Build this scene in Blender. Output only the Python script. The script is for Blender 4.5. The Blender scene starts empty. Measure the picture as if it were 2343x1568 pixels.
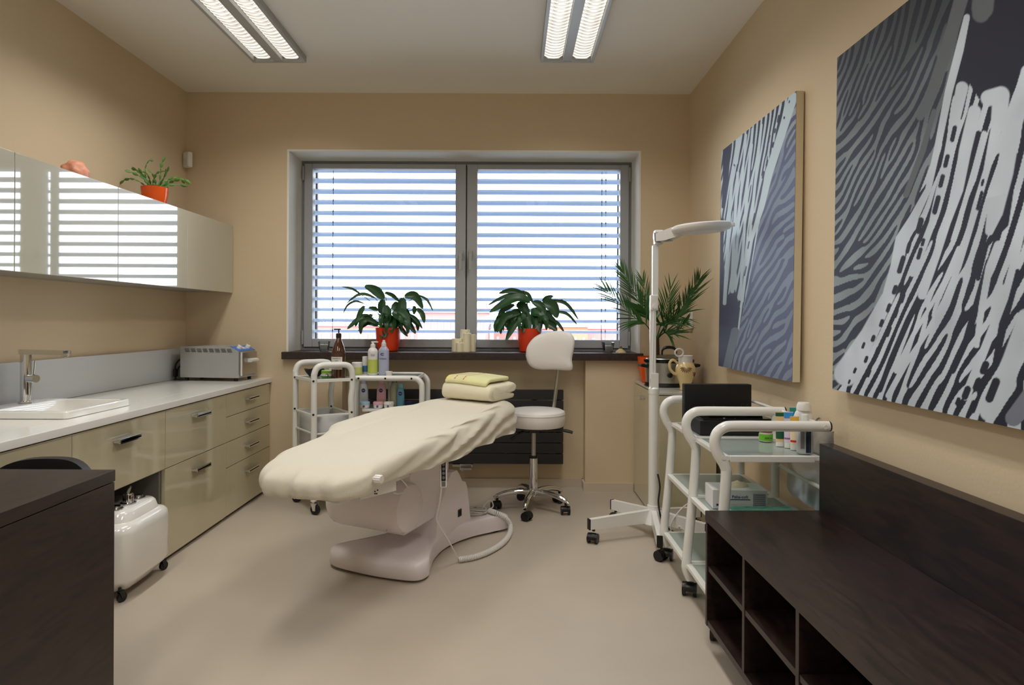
import bpy, bmesh, math, random
import numpy as np
from mathutils import Vector, Matrix, noise as mnoise
PI = math.pi
random.seed(7)
sc = bpy.context.scene
COL = sc.collection
# ------------------------------------------------------------------ camera frame (2343 x 1568)
EYE, FOC, CX, HY, ROLL = 1.17, 1450.0, 1171.5, 733.0, 0.0045
def ray(px, py):
    u, w = px - CX, py - HY
    return (u + ROLL * w) / FOC, (w - ROLL * u) / FOC        # sideways, downwards per metre of depth
def at_depth(px, py, y):
    a, b = ray(px, py); return Vector((a * y, y, EYE - b * y))
def at_height(px, py, z=0.0):
    a, b = ray(px, py); y = (EYE - z) / b; return Vector((a * y, y, z))
def on_side(px, py, x):
    a, b = ray(px, py); y = x / a; return Vector((x, y, EYE - b * y))
# ------------------------------------------------------------------ materials
def lin(c):
    return tuple(((v / 255) / 12.92 if v / 255 <= .04045 else ((v / 255 + .055) / 1.055) ** 2.4) for v in c) + (1.0,)
MATS = {}
def mat(name, rgb, rough=.5, metal=0., spec=.5, coat=0., bump=0., bscale=60., vary=0., vscale=4., trans=0., ior=1.5, alpha=1., sheen=0., emit=None, estr=0.):
    if name in MATS: return MATS[name]
    m = bpy.data.materials.new(name); m.use_nodes = True
    nt = m.node_tree; b = nt.nodes['Principled BSDF']
    b.inputs['Base Color'].default_value = lin(rgb); b.inputs['Roughness'].default_value = rough
    b.inputs['Metallic'].default_value = metal; b.inputs['Specular IOR Level'].default_value = spec
    b.inputs['Coat Weight'].default_value = coat; b.inputs['Coat Roughness'].default_value = .03
    b.inputs['Transmission Weight'].default_value = trans; b.inputs['IOR'].default_value = ior
    b.inputs['Alpha'].default_value = alpha; b.inputs['Sheen Weight'].default_value = sheen
    if emit: b.inputs['Emission Color'].default_value = lin(emit); b.inputs['Emission Strength'].default_value = estr
    tc = nt.nodes.new('ShaderNodeTexCoord')
    if bump:
        n = nt.nodes.new('ShaderNodeTexNoise'); n.inputs['Scale'].default_value = bscale; n.inputs['Detail'].default_value = 3
        bp = nt.nodes.new('ShaderNodeBump'); bp.inputs['Strength'].default_value = bump; bp.inputs['Distance'].default_value = .004
        nt.links.new(tc.outputs['Object'], n.inputs['Vector']); nt.links.new(n.outputs['Fac'], bp.inputs['Height']); nt.links.new(bp.outputs['Normal'], b.inputs['Normal'])
    if vary:
        n = nt.nodes.new('ShaderNodeTexNoise'); n.inputs['Scale'].default_value = vscale; n.inputs['Detail'].default_value = 4
        r = nt.nodes.new('ShaderNodeValToRGB'); c = lin(rgb)
        r.color_ramp.elements[0].color = tuple(v * (1 - vary) for v in c[:3]) + (1,); r.color_ramp.elements[1].color = tuple(min(1, v * (1 + vary)) for v in c[:3]) + (1,)
        r.color_ramp.elements[0].position = .3; r.color_ramp.elements[1].position = .7
        nt.links.new(tc.outputs['Object'], n.inputs['Vector']); nt.links.new(n.outputs['Fac'], r.inputs['Fac']); nt.links.new(r.outputs['Color'], b.inputs['Base Color'])
    MATS[name] = m; return m
def wood(name, dark, light, rough=.38):
    m = mat(name, dark, rough); nt = m.node_tree; b = nt.nodes['Principled BSDF']
    tc = nt.nodes.new('ShaderNodeTexCoord'); mp = nt.nodes.new('ShaderNodeMapping'); mp.inputs['Scale'].default_value = (9, 1.6, 9)
    n = nt.nodes.new('ShaderNodeTexNoise'); n.inputs['Scale'].default_value = 3.5; n.inputs['Detail'].default_value = 7; n.inputs['Distortion'].default_value = 1.4
    r = nt.nodes.new('ShaderNodeValToRGB'); r.color_ramp.elements[0].color = lin(dark); r.color_ramp.elements[1].color = lin(light)
    r.color_ramp.elements[0].position = .35; r.color_ramp.elements[1].position = .75
    nt.links.new(tc.outputs['Object'], mp.inputs['Vector']); nt.links.new(mp.outputs['Vector'], n.inputs['Vector'])
    nt.links.new(n.outputs['Fac'], r.inputs['Fac']); nt.links.new(r.outputs['Color'], b.inputs['Base Color'])
    return m
def thin_glass(name, tint, milk=0., rough=.0):
    m = bpy.data.materials.new(name); m.use_nodes = True; nt = m.node_tree; nt.nodes.clear()
    o = nt.nodes.new('ShaderNodeOutputMaterial'); mx = nt.nodes.new('ShaderNodeMixShader'); t = nt.nodes.new('ShaderNodeBsdfTransparent')
    g = nt.nodes.new('ShaderNodeBsdfGlossy'); f = nt.nodes.new('ShaderNodeFresnel'); f.inputs['IOR'].default_value = 1.45
    t.inputs['Color'].default_value = lin(tint); g.inputs['Roughness'].default_value = rough
    nt.links.new(f.outputs['Fac'], mx.inputs['Fac']); nt.links.new(t.outputs[0], mx.inputs[1]); nt.links.new(g.outputs[0], mx.inputs[2]); nt.links.new(mx.outputs[0], o.inputs['Surface'])
    if milk:
        d = nt.nodes.new('ShaderNodeBsdfDiffuse'); d.inputs['Color'].default_value = lin(tint); m2 = nt.nodes.new('ShaderNodeMixShader'); m2.inputs['Fac'].default_value = milk
        nt.links.new(t.outputs[0], m2.inputs[1]); nt.links.new(d.outputs[0], m2.inputs[2]); nt.links.new(m2.outputs[0], mx.inputs[1])
    MATS[name] = m; return m
WALL = mat('wall_paint', (218, 199, 168), .9, spec=.2, bump=.12, bscale=90)
CEIL = mat('ceiling_paint', (240, 236, 227), .95, spec=.1, bump=.05, bscale=90)
REVEAL = mat('reveal_paint', (240, 238, 232), .9, spec=.2)
FLOOR = mat('floor_vinyl', (190, 178, 163), .42, spec=.35, vary=.04, vscale=2.2)
BASEB = mat('baseboard_vinyl', (206, 192, 172), .5, spec=.3)
ALU = mat('window_grey', (176, 178, 182), .45, spec=.4)
ALU_D = mat('window_grey_dark', (128, 130, 133), .5)
PANE = thin_glass('window_pane', (250, 252, 255))
SHELFG = thin_glass('shelf_glass', (222, 238, 232), milk=.5)
CLEAR = thin_glass('clear_plastic', (248, 250, 250), rough=.05)
SLAT = mat('blind_slat', (138, 154, 176), .35, spec=.5)
CORD_D = mat('dark_cord', (35, 36, 40), .6)
SILL = wood('sill_brown', (44, 32, 29), (66, 50, 45), .4)
WENGE = wood('wenge_veneer', (25, 17, 15), (54, 37, 31), .36)
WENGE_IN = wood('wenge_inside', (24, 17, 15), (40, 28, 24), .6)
LACQ = mat('olive_lacquer', (202, 194, 164), .06, spec=.6, coat=.5)
LACQ_UP = mat('pale_lacquer', (196, 194, 178), .025, spec=.95, coat=1.)
CAB_IN = mat('cabinet_grey', (120, 117, 112), .6)
WHITE_TOP = mat('white_worktop', (236, 235, 230), .16, spec=.5)
SPLASH = mat('white_splash', (216, 219, 222), .2, spec=.5)
CERAM = mat('white_ceramic', (240, 239, 234), .08, spec=.6, coat=.6)
CHROME = mat('chrome', (225, 226, 228), .06, metal=1.)
STEEL = mat('brushed_steel', (190, 188, 182), .28, metal=1., bump=.05, bscale=200)
GREYM = mat('grey_coated_steel', (172, 172, 170), .38, spec=.5)
DARKV = mat('dark_slot', (22, 22, 22), .7)
BLUE = mat('blue_panel', (45, 120, 215), .35)
WHITE = mat('white_enamel', (238, 238, 234), .22, spec=.5)
WPLAST = mat('white_plastic', (234, 232, 228), .3)
BEDW = mat('bed_plastic', (240, 232, 234), .32, spec=.4)
VINYL = mat('white_vinyl', (236, 232, 228), .36, spec=.45)
LILAC = mat('bed_vinyl', (226, 214, 216), .4)
CREAM = mat('cream_terry', (224, 218, 201), .95, spec=.1, sheen=.3, bump=.25, bscale=420)
CREAM2 = mat('cream_towel', (236, 229, 203), .95, spec=.1, sheen=.3, bump=.3, bscale=380)
YELT = mat('yellow_towel', (232, 228, 172), .95, spec=.1, sheen=.3, bump=.3, bscale=380, vary=.05, vscale=9)
REDT = mat('red_stitch', (190, 30, 35), .8)
BLACK = mat('black_plastic', (14, 14, 15), .35)
BLACKM = mat('black_matte', (20, 20, 21), .65)
BLACKG = mat('black_gloss', (8, 8, 9), .12, spec=.5)
RUBBER = mat('black_rubber', (16, 16, 17), .55)
RADI = mat('radiator_anthracite', (48, 46, 47), .45, spec=.4)
ORANGE = mat('orange_pot', (224, 62, 22), .35, spec=.5, vary=.06, vscale=12)
ORANGE2 = mat('orange_glazed_pot', (236, 92, 24), .2, spec=.5)
SOIL = mat('soil', (48, 34, 25), .95)
LEAF = mat('lily_leaf', (34, 74, 36), .38, spec=.5, vary=.3, vscale=9)
STEMG = mat('green_stem', (70, 110, 52), .5)
PALML = mat('palm_leaf', (52, 96, 44), .45, vary=.3, vscale=8)
PALMT = mat('palm_trunk', (70, 48, 32), .9, bump=.6, bscale=70)
CACT = mat('cactus_green', (92, 140, 62), .5, vary=.25, vscale=20)
WAX = mat('candle_wax', (242, 234, 204), .4, spec=.4)
WAXW = mat('white_wax', (240, 240, 236), .5)
WICK = mat('wick', (40, 34, 30), .8)
SALT = mat('salt_rock', (222, 150, 120), .5, vary=.25, vscale=9, bump=.5, bscale=25)
GOLD = mat('cream_gold', (214, 190, 140), .4)
# ------------------------------------------------------------------ mesh helpers
def new(): return bmesh.new()
def rotz(a): return Matrix.Rotation(a, 4, 'Z')
def box(bm, c, s, bev=0., seg=2, M=None, mi=0):
    """box of size s round centre c, edges bevelled, optionally moved by M"""
    t = bmesh.new(); bmesh.ops.create_cube(t, size=1.)
    for v in t.verts: v.co = Vector((v.co.x * s[0], v.co.y * s[1], v.co.z * s[2]))
    if bev: bmesh.ops.bevel(t, geom=t.edges[:], offset=min(bev, .49 * min(s)), segments=seg, profile=.5, affect='EDGES')
    X = Matrix.Translation(Vector(c)); X = (M @ X) if M is not None else X
    join(bm, t, X, mi); return bm
def bb(bm, lo, hi, bev=0., seg=2, M=None, mi=0):
    return box(bm, [(a + b) / 2 for a, b in zip(lo, hi)], [abs(b - a) for a, b in zip(lo, hi)], bev, seg, M, mi)
def join(bm, t, X=None, mi=0):
    vs = [bm.verts.new(X @ v.co if X is not None else v.co) for v in t.verts]
    t.verts.index_update()
    for f in t.faces:
        try:
            nf = bm.faces.new([vs[v.index] for v in f.verts]); nf.material_index = mi or f.material_index
        except ValueError: pass
    t.free()
def catmull(pts, n=6):
    P = [Vector(p) for p in pts]
    if len(P) < 3: return P
    out = []
    for i in range(len(P) - 1):
        p0, p1, p2, p3 = P[max(i - 1, 0)], P[i], P[i + 1], P[min(i + 2, len(P) - 1)]
        for k in range(n):
            t = k / n
            out.append(.5 * ((2 * p1) + (-p0 + p2) * t + (2 * p0 - 5 * p1 + 4 * p2 - p3) * t * t + (-p0 + 3 * p1 - 3 * p2 + p3) * t ** 3))
    return out + [P[-1]]
def tube(bm, pts, r, seg=10, smooth=0, cap=True, flat=1., up=None, mi=0):
    """tube of radius r (number or list) along pts; flat squashes it along its binormal"""
    P = catmull(pts, smooth) if smooth else [Vector(p) for p in pts]
    R = r if isinstance(r, (list, tuple)) else [r] * len(P)
    if len(R) != len(P):
        R = [R[min(int(i * len(R) / len(P)), len(R) - 1)] for i in range(len(P))]
    N = None; rings = []
    for i, p in enumerate(P):
        d = (P[min(i + 1, len(P) - 1)] - P[max(i - 1, 0)]).normalized()
        if N is None:
            N = Vector(up) if up else (Vector((0, 0, 1)) if abs(d.z) < .9 else Vector((1, 0, 0)))
        N = N - d * N.dot(d)
        N = N.normalized() if N.length > 1e-6 else d.orthogonal().normalized()
        B = d.cross(N)
        rings.append([bm.verts.new(p + (N * math.cos(2 * PI * k / seg) + B * flat * math.sin(2 * PI * k / seg)) * R[i]) for k in range(seg)])
    for a, b in zip(rings, rings[1:]):
        for k in range(seg):
            f = bm.faces.new((a[k], a[(k + 1) % seg], b[(k + 1) % seg], b[k])); f.material_index = mi
    if cap:
        f = bm.faces.new(rings[0][::-1]); f.material_index = mi
        f = bm.faces.new(rings[-1]); f.material_index = mi
    return bm
def lathe(bm, prof, c=(0, 0, 0), seg=24, sx=1., sy=1., M=None, mi=0):
    """prof: list of (radius, z) from bottom to top"""
    c = Vector(c); rings = []
    for r, z in prof:
        if r < 1e-5: rings.append([bm.verts.new((M @ Vector((0, 0, z))) if M is not None else c + Vector((0, 0, z)))]); continue
        ring = []
        for k in range(seg):
            q = Vector((r * sx * math.cos(2 * PI * k / seg), r * sy * math.sin(2 * PI * k / seg), z))
            ring.append(bm.verts.new((M @ q) if M is not None else c + q))
        rings.append(ring)
    for a, b in zip(rings, rings[1:]):
        for k in range(seg):
            k2 = (k + 1) % seg
            if len(a) == 1 and len(b) == 1: continue
            if len(a) == 1: f = bm.faces.new((a[0], b[k2], b[k]))
            elif len(b) == 1: f = bm.faces.new((a[k], a[k2], b[0]))
            else: f = bm.faces.new((a[k], a[k2], b[k2], b[k]))
            f.material_index = mi
    for ring, flip in ((rings[0], True), (rings[-1], False)):
        if len(ring) > 2: f = bm.faces.new(ring[::-1] if flip else ring); f.material_index = mi
    return bm
def cyl(bm, p, q, r, seg=16, mi=0): return tube(bm, [p, q], r, seg, mi=mi)
def prism(bm, poly, h0, h1, fr, bev=0., mi=0):
    """extrude polygon; fr(a, b, h) gives the point of plane coords a, b at extrusion h"""
    t = bmesh.new()
    lo = [t.verts.new(fr(a, b, h0)) for a, b in poly]; hi = [t.verts.new(fr(a, b, h1)) for a, b in poly]
    n = len(poly); t.faces.new(lo[::-1]); t.faces.new(hi)
    for i in range(n): t.faces.new((lo[i], lo[(i + 1) % n], hi[(i + 1) % n], hi[i]))
    if bev:
        sh = [e for e in t.edges if len(e.link_faces) == 2 and e.calc_face_angle(0) > .6]
        bmesh.ops.bevel(t, geom=sh, offset=bev, segments=3, profile=.5, affect='EDGES')
    bmesh.ops.recalc_face_normals(t, faces=t.faces[:])
    join(bm, t, None, mi); return bm
def surf(bm, fn, nu, nv, closed=False, mi=0):
    g = [[bm.verts.new(fn(i / nu, j / nv)) for j in range(nv if closed else nv + 1)] for i in range(nu + 1)]
    for i in range(nu):
        for j in range(nv):
            j2 = (j + 1) % nv if closed else j + 1
            f = bm.faces.new((g[i][j], g[i + 1][j], g[i + 1][j2], g[i][j2])); f.material_index = mi
    return g
def root_of(o):
    while o.parent is not None: o = o.parent
    return o
def obj(name, bm, m, parent=None, world=False, ang=35, fix=True):
    if fix: bmesh.ops.recalc_face_normals(bm, faces=bm.faces[:])
    if parent is not None and world:
        r = root_of(parent); bm.transform((Matrix.Translation(r.location) @ r.rotation_euler.to_matrix().to_4x4()).inverted())
    me = bpy.data.meshes.new(name); bm.to_mesh(me); bm.free()
    for q in (m if isinstance(m, (list, tuple)) else [m]): me.materials.append(q)
    for p in me.polygons: p.use_smooth = True
    me.set_sharp_from_angle(angle=math.radians(ang))
    o = bpy.data.objects.new(name, me); COL.objects.link(o)
    if parent is not None: o.parent = parent
    if fix and ang == 35: wn = o.modifiers.new('w', 'WEIGHTED_NORMAL'); wn.keep_sharp = True
    return o
def tag(o, label, cat, group=None):
    o['label'] = label; o['category'] = cat
    if group: o['group'] = group
    return o
def thing(name, label, cat, loc=(0, 0, 0), rz=0., group=None):
    o = bpy.data.objects.new(name, None); COL.objects.link(o); o.empty_display_size = .1
    o.location = Vector(loc); o.rotation_euler = (0, 0, rz); return tag(o, label, cat, group)
def struct(name, bm, m, parent=None, **k):
    o = obj(name, bm, m, parent, **k)
    if parent is None: o['kind'] = 'structure'
    return o
def dup(root, loc, rz=None, label=None):
    r = root.copy(); COL.objects.link(r); r.location = Vector(loc)
    if rz is not None: r.rotation_euler = (0, 0, rz)
    if label: r['label'] = label
    for ch in list(root.children):
        c = ch.copy(); COL.objects.link(c); c.parent = r
        for g in list(ch.children):
            d = g.copy(); COL.objects.link(d); d.parent = c
    return r
def frame(o, x, y):
    """matrix whose x and y axes are given, origin o"""
    x = Vector(x).normalized(); y = Vector(y); y = (y - x * y.dot(x)).normalized(); z = x.cross(y)
    return Matrix(((x.x, y.x, z.x, o[0]), (x.y, y.y, z.y, o[1]), (x.z, y.z, z.z, o[2]), (0, 0, 0, 1)))
def text(name, s, size, M, m, parent, world=True, ext=.0004, align='CENTER', bold=0.):
    cu = bpy.data.curves.new('lettering', 'FONT'); cu.body = s; cu.size = size; cu.align_x = align; cu.align_y = 'CENTER'; cu.extrude = ext; cu.offset = bold; cu.resolution_u = 3
    t = bpy.data.objects.new('lettering', cu); COL.objects.link(t)
    dg = bpy.context.evaluated_depsgraph_get(); me = bpy.data.meshes.new_from_object(t.evaluated_get(dg))
    bpy.data.objects.remove(t); bpy.data.curves.remove(cu)
    bm = new(); bm.from_mesh(me); bpy.data.meshes.remove(me); bm.transform(M)
    return obj(name, bm, m, parent, world=world, fix=False)
# ------------------------------------------------------------------ camera
cam = bpy.data.cameras.new('camera'); co = bpy.data.objects.new('camera', cam); COL.objects.link(co)
cam.sensor_fit = 'HORIZONTAL'; cam.sensor_width = 36; cam.lens = 36 * FOC / 2343; cam.shift_y = (HY - 784) / 2343; cam.clip_start = .05; cam.clip_end = 500
a = math.atan(ROLL)
co.matrix_world = Matrix(((math.cos(a), -math.sin(a), 0, 0), (0, 0, -1, 0), (math.sin(a), math.cos(a), 0, EYE), (0, 0, 0, 1)))
sc.camera = co
# ------------------------------------------------------------------ the room
XL, XR, YB, YF, ZC = -2.235, 1.212, 4.34, -1.5, 2.723
OX0, OX1, OZ0, OZ1 = -1.544, .878, .948, 2.334                       # window opening
NX0, NX1, YN = -1.16, .505, 4.46                                     # radiator niche
struct('floor', bb(new(), (XL - .2, YF - .2, -.15), (XR + .2, 4.75, 0)), FLOOR)
struct('ceiling', bb(new(), (XL - .2, YF - .2, ZC), (XR + .2, 4.75, ZC + .15)), CEIL)
struct('wall_left', bb(new(), (XL - .2, YF - .2, 0), (XL, YB, ZC)), WALL)
struct('wall_right', bb(new(), (XR, YF - .2, 0), (XR + .2, YB, ZC)), WALL)
struct('wall_front', bb(new(), (XL, YF - .2, 0), (XR, YF, ZC)), REVEAL)  # unseen wall, made white to bounce more light into the room
b = new(); YO = 4.71
bb(b, (XL - .2, YB, 0), (OX0, YO, ZC)); bb(b, (OX1, YB, 0), (XR + .2, YO, ZC)); bb(b, (OX0, YB, OZ1), (OX1, YO, ZC))
bb(b, (OX0, YB, 0), (NX0, YO, .898)); bb(b, (NX1, YB, 0), (OX1, YO, .898)); bb(b, (NX0, YN, 0), (NX1, YO, .898))
struct('wall_back', b, WALL)
b = new(); d = .012; BH = .058
bb(b, (-1.676 + .02, YB - d, 0), (NX0 + d, YB, BH)); bb(b, (NX0, YB, 0), (NX0 + d, YN, BH)); bb(b, (NX0, YN - d, 0), (NX1, YN, BH))
bb(b, (NX1 - d, YB, 0), (NX1, YN, BH)); bb(b, (NX1 - d, YB - d, 0), (.835, YB, BH))
struct('baseboard_back', b, BASEB)
b = new(); bb(b, (XR - d, 1.0, 0), (XR, 3.58, BH)); struct('baseboard_right', b, BASEB)
b = new(); t = .014                                                  # plastered white reveal lining
bb(b, (OX0, YB - .003, OZ0), (OX0 + t, 4.6, OZ1)); bb(b, (OX1 - t, YB - .003, OZ0), (OX1, 4.6, OZ1)); bb(b, (OX0 + t, YB - .003, OZ1 - t), (OX1 - t, 4.6, OZ1))
struct('trim_1', b, REVEAL)
# ------------------------------------------------------------------ window
YW = 4.60
win = bpy.data.objects.new('window_1', None); COL.objects.link(win); win.location = ((OX0 + OX1) / 2, YW, OZ0); win['kind'] = 'structure'
WX0, WX1, WZ0, WZ1 = OX0 + t, OX1 - t, OZ0, OZ1 - t
b = new(); fw = .03
bb(b, (WX0, YW, WZ0), (WX0 + fw, YW + .09, WZ1), .003); bb(b, (WX1 - fw, YW, WZ0), (WX1, YW + .09, WZ1), .003)
bb(b, (WX0 + fw, YW, WZ1 - fw), (WX1 - fw, YW + .09, WZ1), .003); bb(b, (WX0 + fw, YW, WZ0), (WX1 - fw, YW + .09, WZ0 + fw), .003)
XM = at_depth(1067, 600, YW).x; bb(b, (XM - .012, YW + .02, WZ0 + fw), (XM + .012, YW + .09, WZ1 - fw))
obj('window_frame', b, ALU_D, win, world=True)
def gx(px): return at_depth(px, 580, YW).x
zt, zb = at_depth(1067, 388, YW).z, at_depth(1067, 777, YW).z
for (sx0, sx1, g0, g1, hx) in ((WX0 + .022, XM - .004, gx(716), gx(1042), gx(1056)), (XM + .004, WX1 - .022, gx(1092), gx(1418), gx(1077))):
    b = new(); z0, z1, y0, y1 = WZ0 + .022, WZ1 - .022, YW - .014, YW + .06
    bb(b, (sx0, y0, z0), (g0, y1, z1), .004); bb(b, (g1, y0, z0), (sx1, y1, z1), .004)
    bb(b, (g0, y0, zt), (g1, y1, z1), .004); bb(b, (g0, y0, z0), (g1, y1, zb), .004)
    sash = obj('sash', b, ALU, win, world=True)
    obj('glass_pane', bb(new(), (g0 - .005, YW + .03, zb - .005), (g1 + .005, YW + .036, zt + .005)), PANE, win, world=True)
    b = new(); hz = at_depth(1057, 585, YW).z
    bb(b, (hx - .014, y0 - .012, hz - .035), (hx + .014, y0, hz + .035), .004); bb(b, (hx - .010, y0 - .05, hz - .012), (hx + .010, y0 - .012, hz + .012), .004)
    bb(b, (hx - .010, y0 - .055, hz - .11), (hx + .010, y0 - .04, hz + .014), .005)
    obj('handle', b, GREYM, sash, world=True)
    ex = sx0 - .006 if sx0 < -1 else sx1 + .006
    for hz2 in (z0 + .07, z1 - .07): obj('hinge', cyl(new(), (ex, y0 - .004, hz2 - .05), (ex, y0 - .004, hz2 + .05), .007, 10), GREYM, sash, world=True)
b = new(); bb(b, (WX0, YW - .01, OZ0), (WX1, YW + .02, OZ0 + .012)); obj('sill_strip', b, ALU_D, win, world=True)
b = new(); bb(b, (OX0 - .02, YB - .045, .898), (OX1 + .015, YW + .05, OZ0), .004)
obj('window_sill', b, SILL, win, world=True)
# outside venetian blinds
def blind(px0, px1, cords, label):
    x0, x1 = at_depth(px0, 580, 4.76).x, at_depth(px1, 580, 4.76).x
    r = thing('venetian_blind', label, 'blind', ((x0 + x1) / 2, 4.76, OZ0 + .05), 0, 'outside venetian blinds')
    b = new(); n = 17; ztop = at_depth(1067, 391, 4.76).z; obj('headrail', bb(new(), (x0, 4.725, ztop + .018), (x1, 4.79, ztop + .10)), SLAT, r, world=True)
    for i in range(n):
        zc = ztop - i * .0806
        prev = None
        for k in range(9):
            s = k / 8; y = 4.72 + .08 * s; z = zc + .010 - .021 * s + .010 * math.sin(PI * s)
            ring = [b.verts.new((x, y, z + dz)) for x in (x0, x1) for dz in (0, .0012)]
            if prev:
                for q in ((0, 2), (2, 3), (3, 1), (1, 0)): b.faces.new((prev[q[0]], prev[q[1]], ring[q[1]], ring[q[0]]))
            else: b.faces.new((ring[0], ring[1], ring[3], ring[2]))
            prev = ring
        b.faces.new((prev[0], prev[2], prev[3], prev[1]))
    obj('slats', b, SLAT, r, world=True)
    for cp, rad in cords:
        x = at_depth(cp, 580, 4.73).x
        b = new(); tube(b, [(x, 4.715, ztop + .1), (x, 4.715, OZ0 + .05)], rad, 6)
        for i in range(n): box(b, (x, 4.716, ztop - i * .0806 + .008), (.006, .006, .016))
        obj('ladder_cord', b, CORD_D, r, world=True)
    for xx in (x0 + .006, x1 - .006): obj('guide_rail', bb(new(), (xx - .009, 4.80, OZ0 - .02), (xx + .009, 4.83, OZ1 + .1)), BLACKM, r, world=True)
blind(717, 1064, [(763, .0022)], 'grey slatted outside blind behind the brown pump bottle and the tall leafy plant')
blind(1070, 1419, [(1376, .0022), (1385, .0012)], 'grey slatted outside blind with two cords, behind the sash nearer the magnifier lamp')
# ------------------------------------------------------------------ ceiling lights
def diffuser_mat():
    m = bpy.data.materials.new('louvre_glow'); m.use_nodes = True; nt = m.node_tree; b = nt.nodes['Principled BSDF']
    tc = nt.nodes.new('ShaderNodeTexCoord'); w = nt.nodes.new('ShaderNodeTexWave'); w.bands_direction = 'Y'; w.inputs['Scale'].default_value = 9.; w.inputs['Distortion'].default_value = .6
    n = nt.nodes.new('ShaderNodeTexNoise'); n.inputs['Scale'].default_value = 9
    mu = nt.nodes.new('ShaderNodeMath'); mu.operation = 'MULTIPLY'; mr = nt.nodes.new('ShaderNodeMapRange')
    mr.inputs['From Max'].default_value = .55; mr.inputs['To Min'].default_value = .45; mr.inputs['To Max'].default_value = 1.5
    st = nt.nodes.new('ShaderNodeMath'); st.operation = 'MULTIPLY'; st.inputs[1].default_value = LAMP
    nt.links.new(tc.outputs['Object'], w.inputs['Vector']); nt.links.new(tc.outputs['Object'], n.inputs['Vector'])
    nt.links.new(w.outputs['Fac'], mu.inputs[0]); nt.links.new(n.outputs['Fac'], mu.inputs[1]); nt.links.new(mu.outputs[0], mr.inputs['Value']); nt.links.new(mr.outputs[0], st.inputs[0])
    b.inputs['Base Color'].default_value = (.8, .8, .8, 1); b.inputs['Emission Color'].default_value = lin((255, 246, 232)); b.inputs['Roughness'].default_value = .3
    nt.links.new(st.outputs[0], b.inputs['Emission Strength']); return m
LAMP = .8
GLOW = diffuser_mat(); TUBE = 4.8
def ceiling_lamp(x0, x1, y1, label, power=1.):
    L, W = 1.24, x1 - x0; zl = ZC - .04
    r = thing('ceiling_light', label, 'light', ((x0 + x1) / 2, y1 - L / 2, ZC), 0, 'fluorescent ceiling lights')
    b = new(); e = .018; h = W / 2
    bb(b, (-h, -L / 2, -.04), (-h + e, L / 2, 0), .002); bb(b, (h - e, -L / 2, -.04), (h, L / 2, 0), .002)
    bb(b, (-h + e, -L / 2, -.04), (h - e, -L / 2 + e, 0), .002); bb(b, (-h + e, L / 2 - e, -.04), (h - e, L / 2, 0), .002)
    bb(b, (-h + e, -L / 2 + e, -.006), (h - e, L / 2 - e, 0)); obj('housing', b, GREYM, r)
    b = new(); bb(b, (-.026, -L / 2 + e, -.038), (.026, L / 2 - e, -.006), .002); obj('centre_strip', b, GREYM, r)
    for s in (-1, 1):
        cx = s * (.026 + h - e) / 2; w = (h - e - .026) / 2 - .003; b = new()
        surf(b, lambda i, j: Vector((cx + w * (2 * j - 1), -L / 2 + e + .014 + i * (L - 2 * e - .028), -.012 - .016 * (1 - (2 * j - 1) ** 2) - .003 * abs(math.sin(i * PI * 34)))), 170, 8)
        d = obj('diffuser', b, GLOW, r, fix=False); b = new()
        for k in range(34):
            y = -L / 2 + e + .02 + k * (L - 2 * e - .04) / 33
            prism(b, [(-w, -.012), (w, -.012), (w * .6, -.031), (-w * .6, -.031)], y - .001, y + .001, lambda p, q, hh: Vector((cx + p, hh, q)))
        obj('louvre', b, WHITE, d)
        al = bpy.data.lights.new('fluorescent_tube', 'AREA'); al.shape = 'RECTANGLE'; al.size = 2 * w; al.size_y = L - .06; al.energy = TUBE * power; al.color = (1., .97, .92); al.spread = math.radians(143)
        ao = bpy.data.objects.new('fluorescent_tube', al); COL.objects.link(ao); ao.parent = r; ao.location = (cx, 0, -.042)
ceiling_lamp(-1.535, -1.22, 3.74, 'twin strip fluorescent ceiling light above the side with the cabinets and sink')
ceiling_lamp(-1.535, -1.22, 1.55, 'added out of view fill light on the ceiling above the dark desk', 1.25)  # added fixture outside the frame, brightens the dark foreground
ceiling_lamp(.16, .47, 1.55, 'added out of view fill light on the ceiling above the near end of the dark bench', 1.25)  # second added fixture, unseen, fills the foreground on the bench side
ceiling_lamp(.16, .47, 3.72, 'twin strip fluorescent ceiling light above the side with the paintings and bench')
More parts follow.
